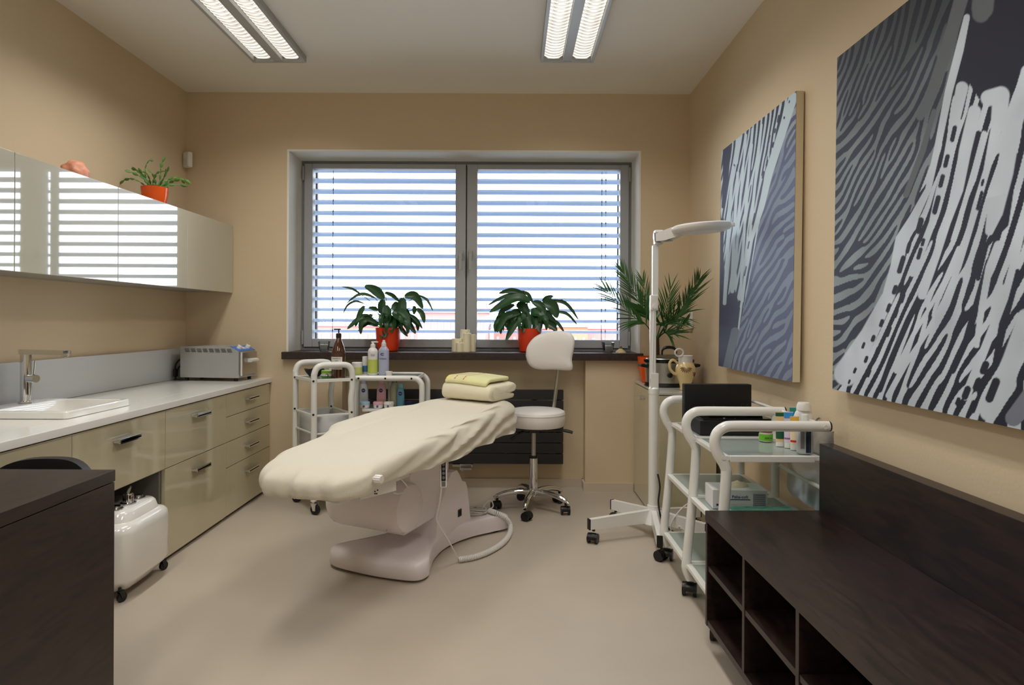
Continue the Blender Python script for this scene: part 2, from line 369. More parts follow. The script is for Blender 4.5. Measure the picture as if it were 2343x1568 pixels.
# ------------------------------------------------------------------ base cabinets along the left wall
FX = -1.676; ZT = .770; Z0 = .735
def pull(parent, y, z, L=.15):
    b = new(); bb(b, (FX + .02, y - L / 2, z - .006), (FX + .052, y + L / 2, z + .006), .003)
    bb(b, (FX + .046, y - L / 2, z - .011), (FX + .052, y + L / 2, z + .011), .002)
    bb(b, (FX + .018, y - L / 2 + .02, z - .004), (FX + .03, y + L / 2 - .02, z + .004))
    obj('handle', b, CHROME, parent, world=True)
def base(y0, y1, fronts, label, opening=False):
    r = thing('base_cabinet', label, 'cabinet', ((XL + FX) / 2, (y0 + y1) / 2, 0), 0, 'glossy olive base cabinets')
    b = new(); x0, x1, p = XL + .01, FX, .018; zb_ = .0 if opening else .02
    bb(b, (x0, y0 + .001, 0), (x1 - .001, y0 + p, Z0)); bb(b, (x0, y1 - p, 0), (x1 - .001, y1 - .001, Z0)); bb(b, (x0, y0 + p, 0), (x0 + p, y1 - p, Z0 - .15))
    if opening: bb(b, (x0, y0 + p, .44), (x1 - .004, y1 - p, .455)); bb(b, (x0 + p, y0 + p, .003), (x1 - .3, y1 - p, .02))
    else: bb(b, (x0, y0 + p, .02), (x1 - .004, y1 - p, .04))
    obj('body', b, CAB_IN, r, world=True)
    for (z0, z1, kind, hz) in fronts:
        f = obj(kind, bb(new(), (FX, y0 + .0015, z0 + .0015), (FX + .02, y1 - .0015, z1 - .0015), .0015), LACQ, r, world=True)
        pull(f, (y0 + y1) / 2 + .0, hz)
    return r
yA, yB_, yC, yD, yE = 4.338, 3.68, 3.032, 2.388, 1.772
base(yB_, yA, [(.598, .732, 'drawer', .675), (.45, .598, 'drawer', .53), (.301, .45, 'drawer', .38), (.02, .301, 'drawer', .225)], 'olive base cabinet with four stacked drawers under the steriliser')
base(yC, yB_, [(.45, .732, 'drawer', .665), (.02, .45, 'drawer', .385)], 'olive base cabinet with two deep drawers, between the four drawer unit and the white tank')
base(yD, yC, [(.45, .732, 'door', .655)], 'olive base cabinet below the sink with an open bay holding the white tank', True)
base(yE, yD, [(.02, .732, 'door', .655)], 'olive base cabinet partly hidden behind the dark desk and black chair')
SX0, SX1, SY0, SY1 = -2.165, -1.755, 2.50, 2.92
b = new(); x0, x1 = XL + .005, FX + .035; y0, y1 = 1.772, YB - .002; m_ = .02
bb(b, (x0, y0, .738), (SX0 + m_, y1, ZT), 0); bb(b, (SX1 - m_, y0, .738), (x1, y1, ZT), .003)
bb(b, (SX0 + m_, y0, .738), (SX1 - m_, SY0 + m_, ZT)); bb(b, (SX0 + m_, SY1 - m_, .738), (SX1 - m_, y1, ZT))
tag(obj('worktop', b, WHITE_TOP), 'long white worktop over the olive base cabinets by the sink wall', 'worktop')
b = new(); bb(b, (XL + .001, 1.772, ZT + .001), (XL + .02, YB - .002, .972), .002)
tag(obj('backsplash', b, SPLASH), 'low white splash panel standing on the worktop behind the sink', 'splashback')
# sink
r = thing('sink', 'white rectangular ceramic sink with raised rim set in the worktop', 'sink', ((SX0 + SX1) / 2, (SY0 + SY1) / 2, ZT))
b = new(); hx, hy = (SX1 - SX0) / 2, (SY1 - SY0) / 2; bx0, bx1, by = -.10, hx - .022, hy - .022
def rrect(x0, x1, y0, y1, rad, z, n=5):
    pts = []
    for cx, cy, a0 in ((x1 - rad, y1 - rad, 0), (x0 + rad, y1 - rad, 90), (x0 + rad, y0 + rad, 180), (x1 - rad, y0 + rad, 270)):
        for k in range(n + 1):
            a_ = math.radians(a0 + 90 * k / n); pts.append(Vector((cx + rad * math.cos(a_), cy + rad * math.sin(a_), z)))
    return pts
loops = [rrect(-hx, hx, -hy, hy, .018, .002), rrect(-hx, hx, -hy, hy, .018, .026), rrect(-hx + .004, hx - .004, -hy + .004, hy - .004, .016, .031),
         rrect(bx0 - .004, bx1 + .004, -by - .004, by + .004, .03, .031), rrect(bx0, bx1, -by, by, .03, .026), rrect(bx0 + .008, bx1 - .008, -by + .008, by - .008, .035, -.08), rrect(bx0 + .05, bx1 - .05, -by + .05, by - .05, .03, -.10)]
L_ = [[b.verts.new(p) for p in lp] for lp in loops]
for u, v in zip(L_, L_[1:]):
    for k in range(len(u)): b.faces.new((u[k], u[(k + 1) % len(u)], v[(k + 1) % len(u)], v[k]))
b.faces.new(L_[-1]); obj('basin', b, CERAM, r, fix=False)
b = new(); lathe(b, [(.0, 0), (.022, 0), (.024, .003), (.0, .004)], ((bx0 + bx1) / 2, 0, -.099)); obj('drain', b, CHROME, r)
# tap
fx, fy, fz = -2.12, 2.765, ZT + .032
r = thing('tap', 'chrome square spout mixer tap standing on the sink rim', 'tap', (fx, fy, fz))
b = new(); lathe(b, [(.028, 0), (.028, .006), (.021, .008), (.021, .215), (.0, .216)], seg=20); obj('column', b, CHROME, r)
b = new(); ev = Vector((.25, -.09, 0)); e = ev.normalized(); p_ = Vector((-e.y, e.x, 0))
M = frame((0, 0, .221), e, p_); bb(b, (-.024, -.018, -.011), (.255, .018, .011), .002, M=M); bb(b, (.232, -.012, -.018), (.252, .012, -.010), .001, M=M)
obj('spout', b, CHROME, r)
b = new(); M = frame((0, 0, .105), (0.95, -.3, 0), (0, 0, 1)); cyl(b, M @ Vector((.018, 0, 0)), M @ Vector((.062, 0, 0)), .017, 18); obj('mixer_knob', b, CHROME, r)
b = new(); q = M @ Vector((.045, 0, .0)); cyl(b, q, q + Vector((.008, 0, .078)), .0038, 8); obj('lever', b, CHROME, r)
# ------------------------------------------------------------------ steriliser
r = thing('steriliser', 'grey dry heat steriliser with blue control panel on the worktop end', 'steriliser', (-1.745, 4.045, ZT + .0005), math.radians(-6))
L, D, H = .395, .215, .2; z0 = .022
b = new(); prism(b, [(-L, z0), (0, z0), (0, z0 + H - .03), (-.06, z0 + H), (-L, z0 + H)], 0, D, lambda p, q, h: Vector((p, h, q)), .003)
body = obj('housing', b, GREYM, r)
b = new()
for i in range(8):
    for j in range(3): box(b, (-L + .045 + i * .041 + j * .003, -.0005, z0 + H - .017 - j * .0085), (.03, .002, .0035))
obj('side_vent', b, DARKV, body); b = new()
for j in range(3): box(b, (-.09 + .004 * j, .03 + j * .014, z0 + H), (.03, .004, .001))
obj('top_vent', b, DARKV, body)
for x in (-L + .012, -.03):
    for z in (z0 + .018, z0 + H - .014): obj('screw', lathe(new(), [(.003, 0), (.002, .001), (0, .0012)], M=frame((x, -.0002, z), (1, 0, 0), (0, 0, 1)), seg=8), STEEL, body)
b = new(); M = frame((-.03, D / 2, z0 + H - .015), (0, 1, 0), (-.06, 0, .03))
bb(b, (-D / 2 + .004, -.032, -.005), (D / 2 - .004, .032, .003), .001, M=M)
pan = obj('control_panel', b, BLUE, r)
b = new(); bb(b, (-.02, -.012, .003), (.028, .012, .0045), M=M); obj('panel_label', b, mat('cream_label', (224, 216, 190), .5), pan)
for yy in (-.05, .055):
    b = new(); lathe(b, [(.017, .003), (.016, .012), (.013, .02), (0, .0205)], M=M @ Matrix.Translation((yy, 0, 0)), seg=18); bb(b, (yy - .002, -.016, .012), (yy + .002, .016, .024), .001, M=M); obj('dial', b, WPLAST, pan)
b = new(); bb(b, (.001, .008, z0 + .018), (.014, D - .006, z0 + H - .036), .003); dr = obj('door', b, STEEL, r)
b = new(); bb(b, (.012, .006, z0 + .012), (.018, .018, z0 + H - .036), .002); obj('door_edge', b, WPLAST, dr)
b = new(); prism(b, [(.014, .118), (.036, .118), (.042, .124), (.042, .134), (.026, .142), (.014, .142)], D - .125, D - .03, lambda p, q, h: Vector((p, h, q + .0)), .002); obj('door_handle', b, WPLAST, dr)
for x in (-L + .03, -.03):
    for y in (.025, D - .025): obj('foot', lathe(new(), [(.011, 0), (.013, z0), (0, z0)], (x, y, 0), 12), RUBBER, r)
b = new(); tube(b, [(-L - .004, .10, .13), (-L - .04, .08, .14), (-L - .064, .05, .10), (-L - .055, .03, .03), (-L - .03, .0, .012), (-L - .02, -.03, .012)], .005, 8, 6)
tube(b, [(-L - .002, .06, .08), (-L - .035, .05, .09), (-L - .05, .04, .05), (-L - .045, .02, .012), (-L - .0, -.022, .008), (-L + .06, -.02, .008)], .005, 8, 6)
bb(b, (-L - .066, .02, .02), (-L - .045, .05, .075), .008); obj('power_cord', b, RUBBER, r)
# ------------------------------------------------------------------ wall cabinets
UX = -1.912; UZ0, UZ1 = 1.353, 1.807
ys = [4.336, 3.726, 3.074, 2.434, 1.79]
labs = ['pale glossy wall cabinet in the corner beyond the cactus pot', 'pale glossy wall cabinet under the cactus pot, mirroring the blind', 'pale glossy wall cabinet under the pink salt rock', 'pale glossy wall cabinet over the sink end, cut by the picture edge']
for (y1, y0), lab in zip(zip(ys, ys[1:]), labs):
    r = thing('wall_cabinet', lab, 'cabinet', ((XL + UX) / 2, (y0 + y1) / 2, UZ0), 0, 'pale glossy wall cabinets')
    b = new(); bb(b, (XL + .002, y0 + .001, UZ0), (UX - .02, y1 - .001, UZ1), .001); obj('body', b, mat('cabinet_underside', (150, 147, 140), .5), r, world=True)
    b = new(); bb(b, (UX - .019, y0 + .0015, UZ0 - .004), (UX, y1 - .0015, UZ1), .0015); obj('door', b, LACQ_UP, r, world=True)
# salt rock on top
c = Vector((-2.06, 2.99, UZ1)); b = new(); bmesh.ops.create_icosphere(b, subdivisions=4, radius=1)
for v in b.verts:
    n = v.co.normalized(); k = 1 + .16 * mnoise.noise(n * 1.7) + .05 * mnoise.noise(n * 5)
    v.co = Vector((n.x * .05 * k, n.y * .068 * k, max(n.z * .055 * k + .05, .001) if n.z > -.9 else .001))
    if n.z > .3 and n.y > .2: v.co.z -= .012 * n.y
    v.co += c
tag(obj('salt_rock', b, SALT, ang=60), 'pink salt crystal rock on top of the wall cabinets', 'rock')
# cactus
def pot(b, r0, r1, h, c=(0, 0, 0), t=.005, seg=32):
    return lathe(b, [(r0 * .9, 0), (r0, .006), ((r0 + r1) / 2 + (r1 - r0) * .2, h * .5), (r1, h), (r1 - t, h), (r1 - t - .004, h * .8), (0, h * .8)], c, seg)
r = thing('potted_cactus', 'segmented green cactus in an orange pot on top of the wall cabinets', 'potted plant', (-2.05, 3.63, UZ1 + .001))
obj('pot', pot(new(), .055, .071, .112), ORANGE2, r)
obj('soil', lathe(new(), [(.062, .094), (.0, .1)], seg=24), SOIL, r)
rr = random.Random(3); b = new()
def seg_leaf(b, p, d, L, w, nrm):
    d = d.normalized(); s = d.cross(nrm).normalized(); n = s.cross(d)
    def f(i, j):
        a_ = 2 * PI * j; k = math.sin(PI * min(max(i, .04), .97)) ** .6 * (.75 + .3 * math.sin(3.5 * PI * i) ** 2)
        return p + d * (L * i) + s * (w * k * math.cos(a_)) + n * (.0035 * k * math.sin(a_))
    surf(b, f, 8, 8, True)
    return p + d * L
for k in range(17):
    az = rr.uniform(0, 2 * PI) if k > 5 else [-1.75, -1.5, -1.9, -1.3, 1.4, 1.2][k]
    el = rr.uniform(.6, 1.4); p = Vector((.02 * math.cos(az), .02 * math.sin(az), .1)); d = Vector((math.cos(az) * math.cos(el), math.sin(az) * math.cos(el), math.sin(el)))
    for s in range(rr.randint(4, 7)):
        L = rr.uniform(.028, .042); nr = Vector((rr.uniform(-1, 1), rr.uniform(-1, 1), .3)); p = seg_leaf(b, p, d, L, rr.uniform(.006, .011), nr)
        d = (d + Vector((rr.uniform(-.3, .3), rr.uniform(-.3, .3), -.10 - .09 * s + rr.uniform(-.1, .15)))).normalized()
obj('foliage', b, CACT, r, ang=60)
# motion detector in the corner
r = thing('motion_detector', 'small white motion detector high in the corner above the cactus', 'sensor', (-2.2, 4.29, 1.17 + 364 * 4.29 / FOC))
M = Matrix.Translation(r.location) @ rotz(math.radians(-28))
b = new(); box(b, (0, 0, 0), (.062, .036, .105), .01, 3, M=M); obj('housing', b, WPLAST, r, world=True)
b = new(); box(b, (0, -.0185, -.018), (.044, .004, .05), .0018, M=M); obj('lens', b, mat('sensor_lens', (215, 214, 210), .5), r, world=True)
# ------------------------------------------------------------------ dark desk, front left
r = thing('desk', 'large dark brown desk with panel side in the near corner', 'desk', (-1.75, 1.3, 0)); dx, dy1, dz = -1.10, 1.762, .75
obj('desk_top', bb(new(), (-2.22, .35, dz - .032), (dx, dy1, dz), .002), WENGE, r, world=True)
obj('side_panel', bb(new(), (dx - .04, .552, 0), (dx - .001, dy1 - .002, dz - .034), .002), WENGE, r, world=True)
obj('side_panel', bb(new(), (-2.218, .552, 0), (-2.18, dy1 - .002, dz - .034), .002), WENGE, r, world=True)
obj('front_panel', bb(new(), (-2.18, .70, .12), (dx - .04, .72, dz - .034), .002), WENGE, r, world=True)
# chair behind it
r = thing('desk_chair', 'black rounded back chair tucked behind the dark desk', 'chair', (-1.435, 1.90, 0), math.radians(4))
b = new()
def cb(i, j):
    a_ = (j - .5) * 2 * 1.15; k = 1 - abs(2 * j - 1) ** 3.2
    z = .46 + i * (.276 * (.25 + .75 * k)); th = .0
    return Vector((.225 * math.sin(a_) * (1 - .04 * i), .13 * math.cos(a_) - .06 + .02 * i, z))
def cbth(i, j):
    return cb(i, j) + Vector((0, -.035 if True else 0, 0))
g1 = surf(b, cb, 10, 28); g2 = surf(b, cbth, 10, 28)
for A, B in zip(g1, g2):
    pass
for j in range(28):
    b.faces.new((g1[10][j], g1[10][j + 1], g2[10][j + 1], g2[10][j])); b.faces.new((g1[0][j], g1[0][j + 1], g2[0][j + 1], g2[0][j]))
for i in range(10):
    b.faces.new((g1[i][0], g1[i + 1][0], g2[i + 1][0], g2[i][0])); b.faces.new((g1[i][28], g1[i + 1][28], g2[i + 1][28], g2[i][28]))
bk = obj('backrest', b, mat('black_leather', (20, 20, 22), .42), r, ang=60); md = bk.modifiers.new('b', 'BEVEL'); md.width = .012; md.segments = 3; md.limit_method = 'ANGLE'
b = new(); box(b, (0, -.14, .44), (.42, .40, .07), .03, 3); obj('seat', b, MATS['black_leather'], r)
b = new(); cyl(b, (0, -.12, .1), (0, -.12, .405), .025); obj('column', b, CHROME, r)
b = new(); lathe(b, [(.20, 0), (.20, .008), (.05, .03), (.03, .1), (0, .1)], (0, -.12, 0), 28); obj('foot', b, CHROME, r)
# ------------------------------------------------------------------ white wash tank in the open bay
r = thing('wash_tank', 'white moulded tank on castors with chrome tap knobs, standing in the cabinet bay', 'water tank', (-1.715, 2.77, 0), math.radians(2))
def tk(i, j):
    # vertical loft of a rounded box
    pr = [(.030, .10, .135), (.036, .105, .14), (.075, .142, .182), (.09, .15, .19), (.275, .15, .19), (.298, .146, .186), (.31, .135, .172), (.317, .118, .150), (.350, .108, .140), (.360, .098, .130), (.361, .0, .0)]
    z, hx, hy = pr[i]; a_ = 2 * PI * j; n = 5.
    c_, s_ = math.cos(a_), math.sin(a_); k = (abs(c_) ** n + abs(s_) ** n) ** (-1 / n)
    return Vector((hx * c_ * k, hy * s_ * k, z))
b = new(); surf(b, lambda i, j: tk(int(round(i * 10)), j), 10, 56, True); bmesh.ops.remove_doubles(b, verts=b.verts, dist=1e-5)
hole = [e for e in b.edges if len(e.link_faces) == 1]
if hole: bmesh.ops.contextual_create(b, geom=hole)
obj('body', b, CERAM, r, ang=50)
for y in (-.085, .085):
    b = new(); lathe(b, [(.03, .39), (.03, .397), (.022, .40), (.02, .408), (0, .409)], (.035, y, 0), 20); b.transform(Matrix.Translation((0, 0, -.032))) ; obj('dial', b, CHROME, r)
b = new(); lathe(b, [(.032, .39), (.032, .398), (.022, .402), (.022, .43), (.018, .438), (0, .44)], (.04, 0, 0), 20); b.transform(Matrix.Translation((0, 0, -.032))) ; tp = obj('mixer_tap', b, CHROME, r)
b = new(); tube(b, [(.04, -.01, .432), (.03, .03, .45), (.015, .075, .448)], [.012, .011, .008], 10, 4, flat=.6); b.transform(Matrix.Translation((0, 0, -.032))) ; obj('lever', b, CHROME, tp)
b = new(); lathe(b, [(.004, 0), (0, .001)], M=frame((.0625, -.004, .42), (0, 1, 0), (0, 0, 1)), seg=8); b.transform(Matrix.Translation((0, 0, -.032))) ; obj('red_mark', b, REDT, tp)
b = new(); tube(b, [(-.05, .03, .385), (-.05, .02, .43), (-.055, -.03, .445), (-.06, -.08, .42), (-.07, -.13, .36), (-.08, -.21, .27)], .012, 12, 6); b.transform(Matrix.Translation((0, 0, -.032))) ; hs = obj('hose', b, STEEL, r)
b = new(); tube(b, [(-.062, -.09, .412), (-.067, -.115, .385)], .0145, 12); tube(b, [(-.075, -.15, .335), (-.085, -.2, .27)], .017, 12); b.transform(Matrix.Translation((0, 0, -.032))) ; obj('hose_collar', b, BLACK, hs)
def castor(parent, x, y, h, rad, ang=0., world=False, body=CHROME, wheel=RUBBER, twin=False, name='castor', cap=None):
    """swivel castor of height h at (x, y) with its wheel as a sub-part"""
    M = Matrix.Translation((x, y, 0)) @ rotz(ang); off = rad * .45; b = new()
    cyl(b, M @ Vector((0, 0, h - rad * .6)), M @ Vector((0, 0, h)), rad * .32, 10)
    w = rad * (.55 if twin else .42)
    if twin:
        prism(b, [(rad * math.cos(t_) * 1.06 + off, rad + rad * 1.06 * math.sin(t_)) for t_ in [math.radians(q) for q in range(-10, 200, 15)]] + [(rad * .6 * math.cos(t_) + off, rad + rad * .6 * math.sin(t_)) for t_ in [math.radians(q) for q in range(190, -20, -20)]], -w * 1.0, w * 1.0, lambda p, q, hh: M @ Vector((p, hh, q)))
    else:
        bb(b, (-rad * .4, -w, h - rad * .75), (off + rad * .3, w, h - rad * .55), M=M)
        for s in (-1, 1): prism(b, [(-rad * .35, h - rad * .6), (rad * .7 + off * .3, h - rad * .6), (off + rad * .3, rad * .8), (off - rad * .3, rad * .8)], s * w - .0012, s * w + .0012, lambda p, q, hh: M @ Vector((p, hh, q)))
    f = obj(name, b, body, parent, world=world); b = new()
    if twin:
        for s in (-1, 1): tube(b, [M @ Vector((off, s * w * 1.05, rad)), M @ Vector((off, s * w * 1.9, rad))], rad, 20)
    else: tube(b, [M @ Vector((off, -w * .75, rad)), M @ Vector((off, w * .75, rad))], rad, 20)
    obj('wheel', b, wheel, f, world=world)
for x in (-.10, .10):
    for y in (-.165, .17): castor(r, x, y, .06, .020, 1.2, body=BLACK)
# ------------------------------------------------------------------ radiator in the niche
RX0, RX1, RZ0, RZ1, RY = -.99, .357, .178, .694, YN - .10
r = thing('radiator', 'dark horizontal panel radiator below the window sill', 'radiator', ((RX0 + RX1) / 2, RY, RZ0))
hh = (RZ1 - RZ0) / 7
for i in range(7):
    b = new(); bb(b, (RX0, RY, RZ0 + i * hh + .002), (RX1, RY + .022, RZ0 + (i + 1) * hh - .002), .004); obj('panel', b, RADI, r, world=True)
b = new()
for x in (RX0 + .03, RX1 - .03): bb(b, (x - .02, RY + .022, RZ0 + .005), (x + .02, RY + .05, RZ1 - .005), .004)
for x in (RX0 + .2, RX1 - .2):
    for z in (RZ0 + .08, RZ1 - .08): bb(b, (x - .015, RY + .02, z - .02), (x + .015, YN, z + .02))
obj('manifold', b, RADI, r, world=True)
vx, vz = at_depth(1058, 1070, RY).x, at_depth(1058, 1070, RY).z; b = new()
cyl(b, (vx - .07, RY + .02, vz + .012), (vx + .07, RY + .02, vz + .012), .013, 12); bb(b, (vx - .02, RY, vz - .02), (vx + .065, RY + .04, vz + .025), .006); cyl(b, (vx, RY + .02, vz), (vx, RY + .02, vz - .03), .012, 12)
cyl(b, (vx - .01, RY + .02, vz), (vx - .01, RY + .02, RZ0 + .01), .01, 10)
obj('valve', b, CHROME, r, world=True)
# ------------------------------------------------------------------ treatment bed
BC, BA = Vector((-.82, 2.39, 0)), math.radians(66); BU = Vector((math.cos(BA), math.sin(BA), 0)); BV = Vector((math.sin(BA), -math.cos(BA), 0))
BL = 1.56
bed = thing('treatment_bed', 'white electric treatment bed on a moulded base in mid room', 'bed', at_height(1000, 1240, 0))
def bw(t, s, z): return BC + BU * t + BV * s + Vector((0, 0, z))
def ztop(t):
    xs = [-.1, 0, .2, .5, .8, 1.1, 1.3, 1.6]; zs = [.56, .585, .622, .648, .66, .684, .706, .716]
    return float(np.interp(t, xs, zs)) 
def bound(th, grow=0.):
    """plan outline of the padded top: t, s at angle th"""
    c_, s_ = math.cos(th), math.sin(th); n = 5.5
    k = (abs(c_) ** n + abs(s_) ** n) ** (-1 / n)
    t = BL / 2 + (BL / 2 + grow) * c_ * k; e = s_ * k
    w = np.interp(t, [0, .3, .9, 1.2, 1.56], [.268, .275, .272, .264, .258])
    if e < 0: w = np.interp(t, [0, .3, .42, .55, .62, 1.05, 1.2, 1.56], [.262, .262, .262, .30, .345, .33, .26, .215])
    return t, e * (w + grow)
def padded(b, nth, rings, f):
    """disc topology: f(th, k) -> point on ring k"""
    g = [[b.verts.new(f(2 * PI * j / nth, k)) for j in range(nth)] for k in range(rings)]
    for k in range(rings - 1):
        for j in range(nth): b.faces.new((g[k][j], g[k][(j + 1) % nth], g[k + 1][(j + 1) % nth], g[k + 1][j]))
    return g
# padding under the sheet
b = new(); pr = [(.05, 0), (.5, 0), (.9, -.001), (.96, -.006), (.985, -.018), (.985, -.06), (.95, -.082), (.5, -.086), (.05, -.086)]
def fm(th, k):
    t, s = bound(th, -.012); q, dz = pr[k]; t = BL / 2 + (t - BL / 2) * q; return bw(t, s * q, ztop(t) - .016 + dz)
g = padded(b, 96, len(pr), fm); b.faces.new(g[0]); b.faces.new(g[-1]); obj('mattress', b, LILAC, bed, world=True, ang=60)
for s, tt in ((.16, 1.47),):
    b = new(); M = frame(bw(tt, s, .527), BU, BV); prism(b, [(-.085, -.03)] + [(.075 * math.cos(a_) + 0, .075 * math.sin(a_) * .9) for a_ in [math.radians(q) for q in range(-80, 90, 12)]] + [(-.085, .06)], -.035, -.008, lambda p, q, h: M @ Vector((p, q, h)), .006); obj('arm_pad', b, CREAM, bed, world=True)
b = new(); M = Matrix.Translation(BC) @ rotz(BA)
for s in (-.17, .17): bb(b, (.03, -s - .02, .485), (.5, -s + .02, .515), .004, M=M); bb(b, (.5, -s - .02, .53), (1.45, -s + .02, .56), .004, M=M)
for t_ in (.06, .5, .95, 1.4): bb(b, (t_ - .02, -.17, .487 if t_ < .5 else .53), (t_ + .02, .17, .513 if t_ < .5 else .558), M=M)
bb(b, (.10, -.05, .495), (.17, .10, .525), .003, M=M)
obj('frame', b, WPLAST, bed, world=True)
b = new(); q0, q1, q2, q3 = at_depth(822, 1144, 2.44), at_depth(905, 1122, 2.58), at_depth(905, 1090, 2.58), at_depth(834, 1100, 2.44)
n_ = (q1 - q0).cross(q3 - q0).normalized() * .004
vs = [b.verts.new(p + s * n_) for s in (-1, 1) for p in (q0, q1, q2, q3)]
b.faces.new(vs[:4][::-1]); b.faces.new(vs[4:])
for k in range(4): b.faces.new((vs[k], vs[(k + 1) % 4], vs[4 + (k + 1) % 4], vs[4 + k]))
pl = obj('hinge_plate', b, WPLAST, bed, world=True)
b = new()
for (px, py) in ((848, 1122), (854, 1119), (848, 1127), (852, 1127)):
    p = at_depth(px + 10, py + 3, 2.478); bmesh.ops.create_icosphere(b, subdivisions=1, radius=.0035, matrix=Matrix.Translation(p))
obj('bolts', b, BLACK, pl, world=True)
kp = at_depth(866, 1097, 2.395); b = new(); M = frame(kp, BU, Vector((0, 0, 1)))
def kn(i, j):
    a_ = 2 * PI * j; rad = [.0, .014, .0165, .0165, .014, 0][int(round(i * 5))] * (1 + .05 * math.cos(12 * a_)); z = [-.016, -.016, -.012, .010, .015, .0155][int(round(i * 5))]
    return M @ Vector((rad * math.cos(a_), rad * math.sin(a_), z))
surf(b, kn, 5, 72, True); obj('adjuster_knob', b, WPLAST, bed, world=True)
b = new(); tube(b, [kp + BV * -.01, kp - BV * .09], .006, 8); tube(b, [bw(.42, .19, .50), bw(.47, .2, .44), bw(.42, .19, .43), bw(.36, .2, .45)], .003, 6, 6); obj('knob_rod', b, WPLAST, bed, world=True)
# base local frame: u along, v across (towards camera right)
OB = Vector((-.35, 3.2, 0)); AB = math.radians(64); UB = Vector((math.cos(AB), math.sin(AB), 0)); VB = Vector((math.sin(AB), -math.cos(AB), 0))
def bl(u, v, z): return OB + UB * u + VB * v + Vector((0, 0, z))
outline = [(-.40, -.36), (-.42, -.30), (-.425, -.12), (-.405, .04), (-.375, .115), (-.31, .125), (-.24, .09), (-.13, .04), (0, .01), (.12, .015), (.24, .05), (.36, .115), (.43, .15), (.47, .13), (.49, .06), (.49, -.2), (.47, -.3), (.42, -.33), (.3, -.30), (.1, -.25), (-.1, -.26), (-.26, -.33), (-.36, -.385)]
op = [Vector((p.x, p.y)) for p in catmull([(a_, c_, 0) for a_, c_ in outline + outline[:1]], 4)[:-1]]
cen = sum(op, Vector((0, 0))) / len(op)
b = new(); lv = [(.0, .012), (1., .012), (1.012, .02), (1.012, .06), (1.0, .078), (.96, .088), (.90, .091), (.0, .093)]
rows = []
for q, z in lv:
    rows.append([b.verts.new(bl(*(cen + (p - cen) * max(q, .02)), z)) for p in op])
for A, B in zip(rows, rows[1:]):
    for k in range(len(A)): b.faces.new((A[k], A[(k + 1) % len(A)], B[(k + 1) % len(A)], B[k]))
b.faces.new(rows[0]); b.faces.new(rows[-1]); obj('base', b, BEDW, bed, world=True, ang=50)
for (u, v) in ((-.33, .05), (-.34, -.30), (.40, .08), (.40, -.24)): obj('foot', lathe(new(), [(.035, 0), (.035, .0125), (0, .0125)], bl(u, v, 0), 16), RUBBER, bed, world=True)
b = new(); prism(b, [(-.075, .08), (-.055, .17), (-.01, .27), (.045, .355), (.075, .384), (.125, .386), (.15, .36), (.18, .318), (.215, .305), (.235, .27), (.275, .08)], -.27, .012, lambda p, q, h: bl(p, h, q), .012)
pil = obj('pillar', b, BEDW, bed, world=True)
M = frame(bl(.155, .0135, .155), UB, (0, 0, 1)); b = new(); bb(b, (-.017, -.019, -.004), (.017, .019, .0025), .002, M=M); obj('power_socket', b, BLACK, pil, world=True)
M2 = frame(bl(.155, .0165, .155), UB, (0, 0, 1)); b = new(); bb(b, (-.008, -.010, -.003), (.008, .010, .0012), M=M2); obj('socket_switch', b, DARKV, pil, world=True)
b = new(); prism(b, [(-.30, .17), (-.05, .185), (.0, .25), (.05, .34), (.085, .395), (.09, .50), (-.16, .50), (-.25, .44)], -.25, -.015, lambda p, q, h: bl(p, h, q), .015); obj('lift_arm', b, BEDW, bed, world=True)
b = new(); R_ = .122; pv = [(-.43, 0), (-.43, .6), (-.42, .82), (-.40, .96), (-.36, 1.0), (-.352, .985), (-.344, 1.0), (-.06, .95), (-.02, .93), (.0, .86), (.008, .70), (.010, 0)]
def dr_(i, j):
    v, q = pv[int(round(i * (len(pv) - 1)))]; a_ = 2 * PI * j; return bl(-.275 + R_ * q * math.cos(a_), v, .292 + R_ * q * math.sin(a_) * 1.02)
surf(b, dr_, len(pv) - 1, 48, True); bmesh.ops.remove_doubles(b, verts=b.verts, dist=1e-5); obj('motor_drum', b, BEDW, bed, world=True, ang=40)
b = new()
for a_ in (.5, 2.3, 4.0, 5.4):
    for v in (-.385, -.075): p = bl(-.275 + R_ * .975 * math.cos(a_), v, .292 + R_ * .99 * math.sin(a_)); bmesh.ops.create_icosphere(b, subdivisions=1, radius=.005, matrix=Matrix.Translation(p))
obj('screw_caps', b, mat('screw_cap', (205, 196, 188), .5), bed, world=True)
